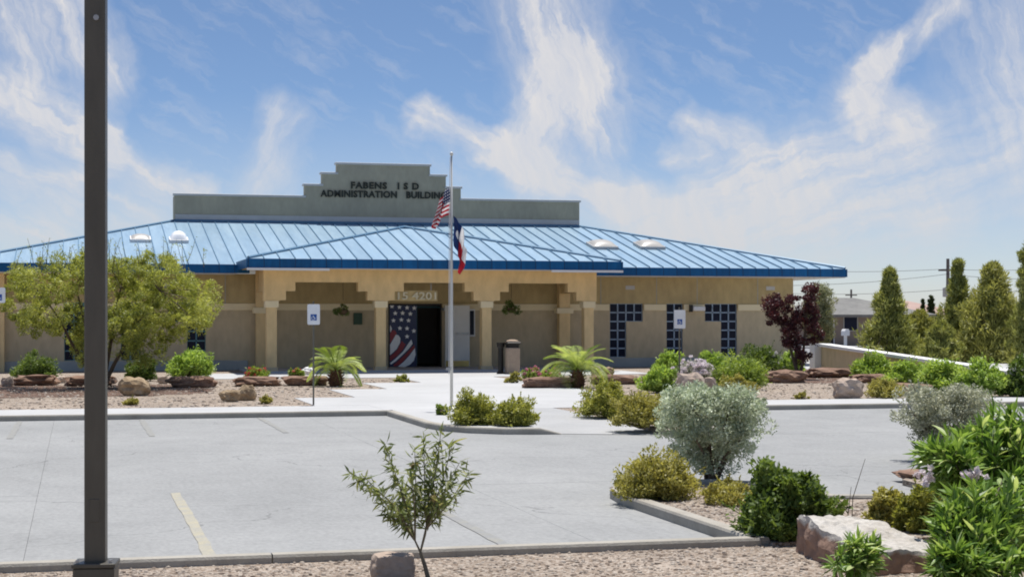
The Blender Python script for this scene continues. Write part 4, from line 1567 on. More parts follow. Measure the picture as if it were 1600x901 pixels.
def fz(y):
    return CAMZ + (HY - y) / F * fd


fp = empty('flagpole', (fb.x, fb.y, KT), 'slender pale metal flagpole with a ball top on the kerbed island', 'flagpole')
ztopf = fz(243)
MB().tube([(fb.x, fb.y, KT - 0.1), (fb.x, fb.y, 1.5), (fb.x, fb.y, 3.2), (fb.x, fb.y, ztopf)], [0.031, 0.029, 0.025, 0.017], 10).build('pole', 'alu', fp, smooth=True)
MB().lathe((fb.x, fb.y, ztopf - 0.01), [(0.004, 0), (0.026, 0.01), (0.036, 0.038), (0.026, 0.068), (0.003, 0.08)], 12).build('ball', 'alu', fp, smooth=True)
MB().lathe((fb.x, fb.y, KT - 0.005), [(0.12, 0), (0.12, 0.02), (0.06, 0.06), (0.043, 0.065)], 14).build('base_collar', 'alu', fp)
MB().tube([(fb.x - 0.055, fb.y - 0.02, fz(585)), (fb.x - 0.05, fb.y - 0.03, fz(300)), (fb.x - 0.03, fb.y - 0.02, ztopf - 0.03)], 0.006, 4).build('halyard', 'trim', fp)
MB().box(fb.x - 0.12, fb.x - 0.03, fb.y - 0.06, fb.y - 0.03, fz(578), fz(574)).build('cleat', 'steel', fp)


def flag(name, label, kind, zt, hoist, fly, dirx, dropk, out, seed):
    """a limp flag: the hoist runs down the pole, the fly falls in folds"""
    r = random.Random(seed)
    nu, nv = 36, 22
    vs, fs, uvs = [], [], []
    for j in range(nv + 1):
        v = j / nv
        for i in range(nu + 1):
            u = i / nu
            e = 1 - (1 - u) ** 2.8
            gather = 0.32 + 0.68 * (1 - v)
            x = dirx * out * (e * (0.55 + 0.45 * (v if dirx > 0 else 1 - v)) + 0.16 * math.sin(u * 15 + v * 3 + seed) * u)
            yy = 0.065 * math.sin(u * 21 + v * 3.0 + seed * 1.7) * min(1, u * 4) * (0.5 + 0.5 * u) + 0.03 * math.sin(u * 9 + v * 7)
            z = zt - hoist * (1 - v) - dropk * fly * (u ** 1.15) * (0.75 + 0.25 * v)
            vs.append((fb.x + dirx * 0.035 + x, fb.y - 0.03 + yy, z))
            uvs.append((u, v))
    for j in range(nv):
        for i in range(nu):
            a = j * (nu + 1) + i
            fs.append((a, a + 1, a + nu + 2, a + nu + 1))
    mb = MB().add(vs, fs)
    m_ = flag_mat(name + '_cloth', kind)
    me = mb.mesh(name, m_, smooth=True)
    uvl = me.uv_layers.new(name='UVMap')
    for lp_ in me.loops:
        uvl.data[lp_.index].uv = uvs[lp_.vertex_index]
    o = link(name, me, None, (fb.x, fb.y, zt - hoist))
    return tag(o, label, 'flag')


flag('striped_flag', 'limp red and white striped flag with a navy corner, the upper one on the flagpole', 'us', fz(292), 0.54, 0.85, -1, 0.44, 0.31, 1)
flag('lone_star_flag', 'limp navy, white and red lone star flag, the lower one on the flagpole', 'tx', fz(337), 0.58, 0.95, 1, 0.78, 0.23, 4)

# ------------------------------------------------------------------ litter bin, hanging baskets
bp_ = on_z(803, 584, KT)
bn = empty('litter_bin', (bp_.x, bp_.y, KT), 'tan aggregate litter bin with a dark lid on the entrance walk', 'bin')
x, y = bp_.x, bp_.y
MB().box(x - 0.2, x + 0.2, y, y + 0.4, KT - 0.01, 0.92).build('body', 'bin', bn, bevel=0.02)
MB().box(x - 0.17, x + 0.17, y + 0.03, y + 0.37, 0.91, 1.02).build('collar', 'dark', bn)
ld = MB().box(x - 0.24, x + 0.24, y - 0.04, y + 0.44, 1.02, 1.10).build('lid', 'dark', bn, bevel=0.03)
MB().lathe((x, y + 0.2, 1.095), [(0.22, 0), (0.18, 0.05), (0.1, 0.075), (0.01, 0.08)], 14).build('lid_dome', 'bin', ld, smooth=True)
up_ = on_z(786, 584, KT)
ur = empty('ash_urn', (up_.x, up_.y + 0.3, KT), 'slim dark brown ash urn beside the litter bin', 'ash urn')
MB().lathe((up_.x, up_.y + 0.3, KT - 0.005), [(0.13, 0), (0.13, 0.04), (0.09, 0.08), (0.085, 0.8), (0.12, 0.86), (0.13, 0.98), (0.11, 0.98), (0.1, 0.93)], 14).build('stand', 'dark', ur)

for px, py, lab in ((536, 487, 'hanging basket of dark trailing leaves in the porch bay beside the flag door'), (799, 484, 'hanging basket of trailing leaves in the porch bay above the litter bin')):
    q = on_y(px, py, YP + 0.9)
    e = empty('hanging_basket', (q.x, q.y, q.z - 0.1), lab, 'hanging plant', 'baskets hung in the porch')
    MB().lathe((q.x, q.y, q.z - 0.1), [(0.05, 0), (0.13, 0.05), (0.17, 0.16), (0.15, 0.16), (0.1, 0.08)], 12).build('basket', 'basket', e)
    MB().tube([(q.x, q.y, q.z + 0.4), (q.x, q.y, ZPE - 0.26)], 0.006, 4).tube([(q.x - 0.15, q.y, q.z + 0.06), (q.x, q.y, q.z + 0.4), (q.x + 0.15, q.y, q.z + 0.06)], 0.005, 4).build('chain', 'dark', e)
    C = np.array([q.x, q.y, q.z + 0.05]) + rng.normal(size=(14, 3)) * np.array([0.13, 0.1, 0.12])
    V, T = clumps(C, np.full(14, 0.1), 40, 0.09, 0.035, hang=0.8)
    link('foliage', quads_mesh('foliage', V, T, 'f_dark'), e)

# ------------------------------------------------------------------ rocks of the building's beds
G1 = 'stones edging the front beds'
rock('edging_stone', 'long red sandstone slab in the shade of the spreading tree, left of its trunk', (20, 92, 584, 602), 'rock_red', seed=1, group=G1, blocky=0.7, depthm=0.4)
rock('edging_stone', 'red sandstone slab behind the light pole under the spreading tree', (100, 184, 586, 603), 'rock_red', seed=2, group=G1, blocky=0.7, depthm=0.4)
rock('pale_stone', 'cream block of stone at the foot of the end pilaster', (2, 22, 587, 603), 'rock_pale', seed=3, group=G1, blocky=0.6)
rock('pale_stone', 'small cream stone on the shaded slab below the paned window', (86, 104, 587, 598), 'rock_pale', seed=4, group=G1)
rock('pale_stone', 'small cream stone just right of the light pole shaft', (168, 183, 586, 597), 'rock_pale', seed=5, group=G1)
rock('tan_boulder', 'rounded tan boulder under the spreading tree, right of the pole', (184, 236, 587, 618), 'rock_tan', seed=6, group=G1, rough=0.25, blocky=0.2)
rock('pale_stone', 'small cream stone between the tan boulder and the red slab', (246, 263, 586, 599), 'rock_pale', seed=7, group=G1)
rock('edging_stone', 'red sandstone slab below the round bright green shrub', (262, 338, 587, 605), 'rock_red', seed=8, group=G1, blocky=0.75, depthm=0.35)
rock('edging_stone', 'red sandstone slab with red flowers behind it', (364, 440, 587, 603), 'rock_red', seed=9, group=G1, blocky=0.75, depthm=0.35)
rock('edging_stone', 'red sandstone slab with a white stone on top, left of the small palm', (440, 516, 586, 602), 'rock_red', seed=10, group=G1, blocky=0.75, depthm=0.4)
o = rock('white_stone', 'smooth white stone lying on a red slab left of the small palm', (470, 493, 573, 584), 'wallcap', z=0.22, seed=11, group=G1, blocky=0.1)
rock('tan_boulder', 'golden brown rock on open gravel, the lower one of a pair', (344, 374, 608, 627), 'rock_tan', seed=12, group=G1, rough=0.28)
rock('tan_boulder', 'golden brown rock on open gravel, the taller one of a pair', (371, 400, 600, 625), 'rock_tan', seed=13, group=G1, rough=0.28)
rock('edging_stone', 'dark red slab below the pink flowers beside the entrance walk', (812, 900, 588, 606), 'rock_red', seed=14, group=G1, blocky=0.75, depthm=0.4)
rock('edging_stone', 'low red slab right of the bigger palm trunk', (918, 1002, 584, 600), 'rock_red', seed=15, group=G1, blocky=0.75, depthm=0.35)
rock('pale_stone', 'pinkish stone beside the bigger palm', (922, 942, 570, 586), 'rock_pale', seed=16, group=G1, z=0.15)
rock('tan_boulder', 'yellow stone between the bigger palm and the grey plinth', (942, 960, 573, 586), 'rock_tan', seed=17, group=G1, z=0.15)
rock('pink_boulder', 'tall rugged pink boulder in front of the lilac flowering shrub', (1056, 1100, 580, 622), "rock_pale", seed=18, group=G1, rough=0.32)
rock('pink_boulder', 'low pink boulder right of the tall rugged boulder', (1096, 1122, 588, 618), "rock_pale", seed=19, group=G1, rough=0.25)
rock('edging_stone', 'dark red slab at the foot of the purple plum tree', (1196, 1262, 577, 598), 'rock_red', seed=20, group=G1, blocky=0.7, depthm=0.5)
rock('edging_stone', 'red slab along the bed between plum tree and white capped wall', (1256, 1332, 574, 590), 'rock_red', seed=21, group=G1, blocky=0.7, depthm=0.5)
rock('edging_stone', 'red slab in front of the low green shrubs by the white capped wall', (1330, 1388, 583, 598), 'rock_red', seed=22, group=G1, blocky=0.7, depthm=0.4)
rock('edging_stone', 'red slab to the right of the yellowish mound shrub', (1398, 1456, 598, 614), 'rock_red', seed=23, group=G1, blocky=0.7, depthm=0.4)
rock('pale_boulder', 'pale boulder with one brown face by the far sidewalk', (1300, 1348, 589, 622), 'rock_pale', seed=24, group=G1, rough=0.22, blocky=0.5)


# ------------------------------------------------------------------ near boulders
def russet_rock():  # pale on top, darker and browner on the sides
    m = pmat('pale_rock_russet_sides', (0.50, 0.475, 0.435), (0.38, 0.345, 0.30), 3, 0.95, 0.7, 20, fine=0.1, fscale=26)
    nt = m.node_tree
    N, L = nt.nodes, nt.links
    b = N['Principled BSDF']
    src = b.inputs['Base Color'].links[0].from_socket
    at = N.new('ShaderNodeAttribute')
    at.attribute_name = 'russet'
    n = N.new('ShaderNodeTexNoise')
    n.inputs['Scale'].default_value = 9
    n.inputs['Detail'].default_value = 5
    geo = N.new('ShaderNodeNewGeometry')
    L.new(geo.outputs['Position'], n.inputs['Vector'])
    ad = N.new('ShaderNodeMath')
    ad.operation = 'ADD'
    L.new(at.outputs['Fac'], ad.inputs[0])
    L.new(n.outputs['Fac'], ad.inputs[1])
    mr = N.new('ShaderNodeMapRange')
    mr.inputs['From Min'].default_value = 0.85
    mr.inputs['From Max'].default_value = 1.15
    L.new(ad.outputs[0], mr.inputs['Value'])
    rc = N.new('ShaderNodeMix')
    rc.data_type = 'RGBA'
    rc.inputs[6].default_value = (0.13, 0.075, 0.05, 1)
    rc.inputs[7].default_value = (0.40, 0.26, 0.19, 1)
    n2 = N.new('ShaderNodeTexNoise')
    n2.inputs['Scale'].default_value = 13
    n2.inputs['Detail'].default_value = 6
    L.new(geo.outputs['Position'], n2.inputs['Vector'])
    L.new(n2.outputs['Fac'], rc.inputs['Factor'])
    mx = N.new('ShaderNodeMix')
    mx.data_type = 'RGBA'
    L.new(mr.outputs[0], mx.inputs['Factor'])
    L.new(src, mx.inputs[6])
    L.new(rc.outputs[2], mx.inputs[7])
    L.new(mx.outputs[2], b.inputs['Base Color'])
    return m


def big_boulder():
    M['russet_rock'] = russet_rock()
    c = on_z(1352, 895, 0.05)
    s = depth(c) / F
    bm = bmesh.new()
    bmesh.ops.create_grid(bm, x_segments=56, y_segments=44, size=1.0)
    off = Vector((3.3, 8.1, 2.2))
    russet = []
    for v in bm.verts:
        u, w = v.co.x, v.co.y
        rr = max(abs(u), abs(w))
        an = math.atan2(w, u)
        rad = 1 + 0.10 * mnoise.noise(Vector((math.cos(an) * 1.6, math.sin(an) * 1.6, 0)) + off)
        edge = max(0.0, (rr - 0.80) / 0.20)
        q = v.co.copy()
        # square sheet wrapped over a block: the rim turns down
        k = min(rr, 0.80) / 0.80 if rr > 0 else 0
        f = (0.93 + 0.07 * edge) * rad * k / (rr if rr > 0 else 1)
        x, y = u * f * 80 * s, w * f * 0.66
        x *= 1.0 - 0.16 * (y / 0.66)
        topz = 0.215 + 0.06 * (y / 0.66) - 0.035 * (x / (92 * s)) + 0.04 * mnoise.noise(Vector((x * 3, y * 3, 1.0)) + off) + 0.014 * mnoise.noise(Vector((x * 11, y * 11, 2.0)) + off)
        z = topz * (1 - edge) - 0.05 * edge
        jut = 0.035 * mnoise.noise(Vector((x * 8, y * 8, z * 9)) + off)
        v.co = Vector((x + jut * u, y + jut * w, z + (0.02 * mnoise.noise(Vector((x * 20, y * 20, 5)))) * (1 - edge)))
        russet.append(min(1.0, edge * 3.0))
    me = bpy.data.meshes.new('broad_boulder')
    bm.to_mesh(me)
    bm.free()
    at = me.attributes.new('russet', 'FLOAT', 'POINT')
    at.data.foreach_set('value', russet)
    me.materials.append(M['russet_rock'])
    o = bpy.data.objects.new('broad_boulder', me)
    COL.objects.link(o)
    a_, b_, _ = ray(1352, 895)
    o.location = (c.x + 0.64 * a_ / b_, c.y + 0.64, 0.05)
    tag(o, 'broad flat topped pale boulder with a rust brown front in the near bed', 'rock')


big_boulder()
c = on_z(612, 908, GZ)
me = rock_mesh((0.17, 0.15, 0.13), 41, 'rock_pale', sub=4, blocky=0.6, rough=0.06)
o = bpy.data.objects.new('smooth_boulder', me)
COL.objects.link(o)
o.location = (c.x + 0.03, c.y + 0.12, GZ + 0.07)
tag(o, 'smooth beige boulder in the near gravel beside the sapling trunk', 'rock')
rock('edging_stone', 'dark red slab at the bed corner behind the big flowering shrub', (1404, 1482, 734, 752), 'rock_red', z=0.04, seed=26, blocky=0.5, depthm=0.3)

# ------------------------------------------------------------------ shrubs
GB = 'shrubs along the building'
shrub('hedge_shrub', 'clipped olive green shrub on the island next to the flagpole base', (704, 784, 609, 664), 'olive', group='olive shrubs at the walk', dens=1.2)
shrub('hedge_shrub', 'clipped olive green shrub at the tip of the flagpole island', (764, 842, 613, 666), 'olive', group='olive shrubs at the walk', dens=1.2)
shrub('low_tuft', 'tiny green weed left of the flagpole base', (680, 698, 628, 648), 'mid', dens=0.25, leafscale=0.7)
shrub('mounded_shrub', 'olive green mounded shrub at the walk edge below the bigger palm', (906, 992, 588, 652), 'olive', group='olive shrubs at the walk', dens=1.3)
shrub('mounded_shrub', 'golden olive mounded shrub between the walk and the tall sage', (956, 1048, 594, 668), 'gold', group='olive shrubs at the walk', dens=1.3)
shrub('round_shrub', 'round bright green shrub on a red slab below the paned window', (263, 333, 541, 590), 'bright', z=0.15, group=GB)
shrub('dark_shrub', 'dark green shrub under the spreading tree by the end pilaster', (20, 88, 545, 592), 'dark', z=0.12, group=GB)
shrub('dark_shrub', 'dark green shrub in shade right of the light pole', (196, 246, 555, 594), 'dark', z=0.12, group=GB)
shrub('flower_clump', 'low red flowering plant on the red slab beside the porch column', (380, 420, 574, 592), 'mid', z=0.14, group=GB, bloom='b_red', nb=30, dens=0.5, cat='flowers')
shrub('flower_clump', 'small red flowering plant behind the white stone', (452, 476, 572, 590), 'mid', z=0.14, group=GB, bloom='b_red', nb=10, dens=0.35, cat='flowers')
shrub('flower_clump', 'low pink flowering plant beside the litter bin', (812, 876, 573, 594), 'mid', z=0.14, group=GB, bloom='b_pink', nb=40, dens=0.5, cat='flowers')
shrub('low_tuft', 'yellow green tuft in front of the litter bin', (790, 814, 576, 598), 'gold', group=GB, dens=0.4)
shrub('low_tuft', 'small olive tuft at the stepped corner of the entrance walk', (618, 640, 583, 597), 'olive', group=GB, dens=0.3)
shrub('low_tuft', 'yellowish tuft on gravel below the tan boulder', (194, 218, 620, 632), 'gold', group=GB, dens=0.3)
shrub('low_tuft', 'yellowish tuft on gravel right of the pair of golden rocks', (402, 428, 616, 630), 'gold', group=GB, dens=0.3)
shrub('low_tuft', 'yellowish tuft on gravel left of the pale boulder', (1242, 1262, 612, 623), 'gold', group=GB, dens=0.3)
shrub('round_shrub', 'bright green shrub right of the low red slab, left of the lilac flowers', (1002, 1056, 566, 612), 'bright', z=0.12, group=GB)
shrub('round_shrub', 'bright green shrub behind the lilac flowers', (1018, 1074, 544, 590), 'bright', z=0.12, group=GB)
shrub('flower_shrub', 'lilac white flowering shrub behind the tall pink boulder', (1044, 1124, 556, 606), "sagegrey", z=0.12, group=GB, bloom='b_lilac', nb=300)
shrub('round_shrub', 'bright green shrub below the mirrored blue window', (1086, 1140, 546, 592), 'bright', z=0.12, group=GB)
shrub('round_shrub', 'broad green shrub behind the small yellowish mound', (1112, 1198, 552, 607), 'mid', z=0.12, group=GB, dens=1.2, leafscale=0.9)
shrub('mounded_shrub', 'small yellowish mound shrub in front of the broad green shrub', (1126, 1178, 582, 612), 'gold', group=GB)
shrub('dark_shrub', 'glossy dark green shrub with a few white flowers against the wing wall', (1150, 1222, 532, 582), 'dark', z=0.12, group=GB, bloom='b_white', nb=7, leafscale=1.2)
shrub('flower_shrub', 'small shrub with white flowers left of the plum trunk', (1218, 1256, 545, 582), 'bright', z=0.12, group=GB, bloom='b_white', nb=24)
for b, lab in (((1288, 1340, 548, 580), 'low green shrub at the end of the white capped wall'), ((1330, 1394, 550, 592), 'low bright shrub before the white capped wall, above the pale boulder'),
               ((1382, 1450, 556, 602), 'low bright shrub before the white capped wall, behind the yellowish mound'), ((1436, 1516, 557, 610), 'bright green shrub behind the far grey sage'),
               ((1500, 1576, 556, 618), 'taller green shrub at the low end of the white capped wall')):
    shrub('low_shrub', lab, b, 'bright', z=0.12, group='shrubs along the white capped wall', leafscale=1.0)
shrub('flower_shrub', 'dark green shrub with white flowers above the big oleander', (1562, 1625, 548, 618), 'dark', z=0.12, bloom='b_white', nb=22, leafscale=1.2)
shrub('mounded_shrub', 'yellowish mound shrub between the pale boulder and a red slab', (1354, 1412, 590, 622), 'gold', group=GB)
# peninsula
shrub('sage_shrub', 'tall silvery sage shrub with dark stems in the kerbed bed', (1032, 1192, 605, 752), 'sage', z=0.065, shape='vase', back=0.25, dens=2.6, group='silvery sage shrubs')
shrub('sage_shrub', 'grey sage shrub partly behind the big flowering oleander', (1410, 1546, 603, 712), 'sagegrey', z=0.07, shape='vase', back=0.25, dens=2.0, group='silvery sage shrubs')
shrub('mounded_shrub', 'golden olive mounded shrub at the rounded kerb corner', (964, 1090, 700, 782), 'gold', z=0.065, dens=1.8, leafscale=0.8)
shrub('dark_shrub', 'dense dark green shrub in front of the tall sage in the kerbed bed', (1158, 1304, 712, 842), 'dark', z=0.065, dens=2.2, leafscale=0.9)
shrub('mounded_shrub', 'sparse low olive ground plant between the kerb and the dark shrub', (1090, 1180, 742, 790), 'gold', z=0.065, dens=0.5, leafscale=0.7)
shrub('mounded_shrub', 'small rust and olive shrub behind the broad boulder', (1356, 1420, 748, 822), 'gold', z=0.065, dens=1.2, leafscale=0.8)
shrub('mounded_shrub', 'small olive shrub between the broad boulder and the oleander', (1404, 1480, 752, 832), 'olive', z=0.065, dens=1.3, leafscale=0.8)
# dead stems standing in the bed
e_ = on_z(1320, 838, 0.065)
ds = empty('dry_stalks', (e_.x, e_.y, 0.065), 'thin dry stalks standing behind the broad boulder', 'dry plant')
mb = MB()
for (tx, ty) in ((1352, 716), (1309, 775), (1330, 760)):
    t_ = at_d(tx, ty, depth(e_))
    mb.tube([e_ + Vector((random.uniform(-.06, .06), 0, -0.02)), e_.lerp(t_, 0.5) + Vector((random.uniform(-.02, .02), 0, 0)), t_], [0.005, 0.004, 0.002], 4)
mb.build('stems', 'twig', ds)


# ------------------------------------------------------------------ near plants with leaves one can pick out
def leaf_mesh(L, W, mat, fold=0.25, droop=0.2):
    """a lance-shaped leaf along +x with a folded midrib"""
    n = 6
    vs, fs = [], []
    for i in range(n + 1):
        t = i / n
        w = W * math.sin(math.pi * min(1, t * 0.93 + 0.05)) ** 0.8 * 0.5
        z = -droop * L * t * t
        vs += [(L * t, -w, z + w * fold * 2), (L * t, 0, z), (L * t, w, z + w * fold * 2)]
    for i in range(n):
        a = i * 3
        fs += [(a, a + 3, a + 4, a + 1), (a + 1, a + 4, a + 5, a + 2)]
    return MB().add(vs, fs).mesh('leaf', mat, smooth=True)


def put_leaf(me, parent, pos, d, roll, s):
    o = bpy.data.objects.new('leaf', me)
    COL.objects.link(o)
    o.parent = parent
    d = Vector(d).normalized()
    q_ = d.to_track_quat('X', 'Z')
    o.rotation_mode = 'QUATERNION'
    from mathutils import Quaternion
    o.rotation_quaternion = q_ @ Quaternion((1, 0, 0), roll)
    o.location = Vector(pos) - ORG[parent]
    o.scale = (s, s, s)
    return o


def oleander(name, label, base, lobes, nstem, leaf_len, nleaf, nmass, blooms, matl='f_ole', matm='f_ole_m'):
    root = empty(name, base, label, 'shrub')
    b = Vector(base)
    variants = [leaf_mesh(leaf_len * k, leaf_len * 0.215 * k, matl, 0.18, dr) for k, dr in ((0.8, 0.15), (1.0, 0.25), (1.15, 0.1), (0.95, 0.4))]
    st = MB()
    spots = []
    for i in range(nstem):
        lo = random.choice(lobes)
        c, r = Vector(lo[0]), lo[1]
        d = Vector((random.gauss(0, 1), random.gauss(0, 1) - 0.3, random.gauss(0.45, 0.8))).normalized()
        tip = c + Vector((d.x * r[0], d.y * r[1], d.z * r[2])) * random.uniform(0.7, 1.0)
        if tip.z < b.z + 0.12:
            tip.z = b.z + random.uniform(0.12, 0.25)
        foot = b + Vector((random.uniform(-.12, .12), random.uniform(-.12, .12), -0.02))
        mid = foot.lerp(tip, 0.55) + Vector((random.uniform(-.04, .04), random.uniform(-.04, .04), 0.05))
        st.tube([foot, mid, tip], [0.012, 0.008, 0.004], 5, False)
        spots.append((tip, (tip - mid).normalized(), mid))
    st.build('stems', 'twig', root)
    # the picked-out leaves stand round the shoot tips towards the viewer and the light
    spots.sort(key=lambda s: depth(s[0]) - 0.6 * s[0].z)
    k = 0
    while k < nleaf:
        for (tip, dr, mid) in spots:
            if k >= nleaf:
                break
            t = random.uniform(0.62, 1.0)
            pos = mid.lerp(tip, t)
            side = Vector((random.gauss(0, 1), random.gauss(0, 1), random.gauss(0.1, 0.6)))
            d = (dr * 0.75 + side.normalized() * 0.75)
            put_leaf(random.choice(variants), root, pos, d, random.uniform(-.6, .6), random.uniform(0.75, 1.15))
            k += 1
    # the rest of the leaves
    idx = rng.integers(0, len(spots), nmass)
    T = rng.random(nmass)
    tips = np.array([s[0][:] for s in spots])
    mids = np.array([s[2][:] for s in spots])
    drs = np.array([s[1][:] for s in spots])
    P = mids[idx] * (1 - T)[:, None] + tips[idx] * T[:, None]
    D = drs[idx] * 0.7 + sph(nmass) * 0.8
    P = P + unit(D) * leaf_len * 0.45
    keep = P[:, 2] > b.z + 0.01
    V = leaf_quads(P[keep], D[keep], sph(keep.sum()) + np.array([0, 0, 1.0]), leaf_len * (0.7 + 0.5 * rng.random(keep.sum())), leaf_len * 0.2 * np.ones(keep.sum()))
    o = link('foliage', quads_mesh('foliage', V, rng.random(len(V)), matm), root)
    o['kind'] = 'stuff'
    for (px, py, dd) in blooms:
        c = at_d(px, py, dd)
        C = np.array(c) + rng.normal(size=(14, 3)) * np.array([0.035, 0.03, 0.03])
        V, T = clumps(C, np.full(14, 0.022), 9, 0.036, 0.032)
        link('blossom', quads_mesh('blossom', V, T, 'b_lilac'), root)
    return root


b1 = on_z(1560, 870, 0.05)
ll = []
for (px, py, dz, rx, rz) in ((1540, 700, 13.2, 0.36, 0.28), (1585, 690, 13.4, 0.36, 0.30), (1490, 745, 13.0, 0.17, 0.16), (1570, 780, 12.9, 0.32, 0.25), (1640, 740, 13.4, 0.4, 0.4), (1590, 840, 12.7, 0.3, 0.22), (1470, 720, 12.9, 0.12, 0.14)):
    ll.append((at_d(px, py, dz), (rx, 0.34, rz)))
oleander('oleander', 'big glossy oleander with pale pink flowers beyond the near leafy shoots', (b1.x + 0.1, b1.y + 0.4, 0.05), ll, 190, 0.17, 295, 6800,
         [(1524, 742, 12.6), (1448, 748, 12.75)])
b2 = on_z(1530, 925, 0.035)
ll = []
for (px, py, dz, rx, rz) in ((1520, 805, 11.9, 0.24, 0.22), (1545, 860, 11.7, 0.24, 0.22), (1495, 830, 11.8, 0.16, 0.2), (1570, 790, 12.0, 0.16, 0.2), (1500, 885, 11.5, 0.2, 0.16), (1560, 895, 11.5, 0.22, 0.16)):
    ll.append((at_d(px, py, dz), (rx, 0.22, rz)))
oleander('leafy_shrub', 'lower pale green leafy shrub in front of the big oleander', (b2.x, b2.y + 0.25, 0.035), ll, 130, 0.15, 290, 3600, [])
b3 = on_z(1332, 912, 0.035)
ll = [(at_d(1330, 882, 11.35), (0.17, 0.15, 0.14)), (at_d(1345, 868, 11.4), (0.14, 0.12, 0.13))]
oleander('leafy_seedling', 'small pale green leafy plant in front of the broad boulder', (b3.x, b3.y, 0.035), ll, 34, 0.13, 150, 420, [])


def sapling():
    base = on_z(672, 908, GZ)
    d0 = depth(base)
    root = empty('sapling', (base.x, base.y, GZ), 'slender young tree with narrow drooping leaves in the near gravel', 'tree')
    variants = [leaf_mesh(0.098 * k, 0.018 * k, 'f_sapling', 0.15, dr) for k, dr in ((0.75, 0.1), (1.0, 0.2), (1.15, 0.3))]
    tr = MB()
    f1 = at_d(657, 862, d0)
    f2 = at_d(664, 838, d0 - 0.02)
    tr.tube([base - Vector((0, 0, 0.03)), at_d(664, 884, d0), f1], [0.019, 0.015, 0.012], 7)
    tr.build('trunk', 'twig', root)
    ends = [(545, 735, 0.06), (566, 742, -0.1), (600, 690, 0.1), (590, 765, -0.16), (612, 725, 0.0), (632, 760, 0.2), (648, 700, -0.12), (662, 676, 0.05), (690, 668, 0.0), (683, 700, 0.22),
            (708, 690, -0.1), (718, 722, 0.1), (733, 738, -0.05), (700, 750, -0.2), (672, 740, 0.0), (640, 735, -0.22), (620, 790, 0.12), (690, 780, 0.15), (655, 770, -0.1), (605, 805, 0.0)]
    br = MB()
    spots = []
    for i, (px, py, dd) in enumerate(ends):
        e = at_d(px, py, d0 + dd)
        left = px < 655
        st = f1.lerp(at_d(643, 832, d0), 0.6) if left else f2.lerp(at_d(668, 815, d0), random.uniform(0, 1))
        mid = st.lerp(e, 0.5) + Vector((0, dd * 0.3, 0.05 * (1 if left else -0.4)))
        pts = [f1, st, mid, e]
        br.tube(pts, [0.008, 0.0065, 0.004, 0.002], 5, False)
        for k in range(60):
            t = random.uniform(0.12, 1.0) ** 0.8
            a = st.lerp(mid, t * 2) if t < 0.5 else mid.lerp(e, t * 2 - 1)
            spots.append((a, (e - st).normalized(), t))
    br.build('branches', 'twig', root)
    random.shuffle(spots)
    for (a, dr, t) in spots[:300]:
        side = Vector((random.gauss(0, 1), random.gauss(0, 1), 0)).normalized()
        d = dr * 0.5 + side * 0.6 + Vector((0, 0, random.uniform(-1.0, 0.25)))
        put_leaf(random.choice(variants), root, a, d, random.uniform(-.5, .5), random.uniform(0.7, 1.15))
    S = spots[300:] + spots[:150]
    P = np.array([s[0][:] for s in S])
    D = np.array([s[1][:] for s in S]) * 0.5 + rng.normal(size=P.shape) * 0.5 + np.array([0, 0, -0.4])
    P = P + unit(D) * 0.04 + rng.normal(size=P.shape) * 0.012
    V = leaf_quads(P, D, sph(len(P)), 0.085 * (0.6 + 0.7 * rng.random(len(P))), 0.017 * np.ones(len(P)))
    o = link('foliage', quads_mesh('foliage', V, rng.random(len(V)), 'f_sapling_m'), root)
    o['kind'] = 'stuff'
    C = np.array([at_d(648, 728, d0 - 0.1)[:], at_d(679, 778, d0 - 0.12)[:]])
    V, T = clumps(C, np.full(2, 0.03), 12, 0.05, 0.03)
    link('dry_leaves', quads_mesh('dry_leaves', V, T, 'f_dry'), root)


sapling()


# ------------------------------------------------------------------ palms
def frond_mesh(L, arch, mat):
    n = 16
    pts = []
    for i in range(n + 1):
        t = i / n
        pts.append(Vector((L * (t - 0.12 * t * t * arch), 0, L * (0.55 * t - 0.62 * arch * t * t))))
    mb = MB()
    mb.tube(pts[::2], [0.014 * (1 - 0.8 * i / 8) for i in range(9)], 4)
    for i in range(3, 25):
        t = i / 24
        k = t * n
        a = pts[int(min(k, n - 1))].lerp(pts[int(min(k, n - 1)) + 1], k - int(min(k, n - 1)))
        tg = (pts[min(n, int(k) + 1)] - pts[max(0, int(k) - 1)]).normalized()
        ln = L * 0.30 * (math.sin(math.pi * min(1, 0.12 + 0.88 * t)) ** 0.7) + 0.03
        for s in (-1, 1):
            d = (tg * 0.75 + Vector((0, s, 0)) * 0.85 + Vector((0, 0, 0.25 - 0.25 * t))).normalized()
            e = a + d * ln + Vector((0, 0, -0.22 * ln))
            m = a + d * ln * 0.5
            w = Vector((0.0105, 0, 0.003))
            mb.add([a, m + w, e, m - w], [(0, 1, 2, 3)])
    return mb.mesh('frond', mat)


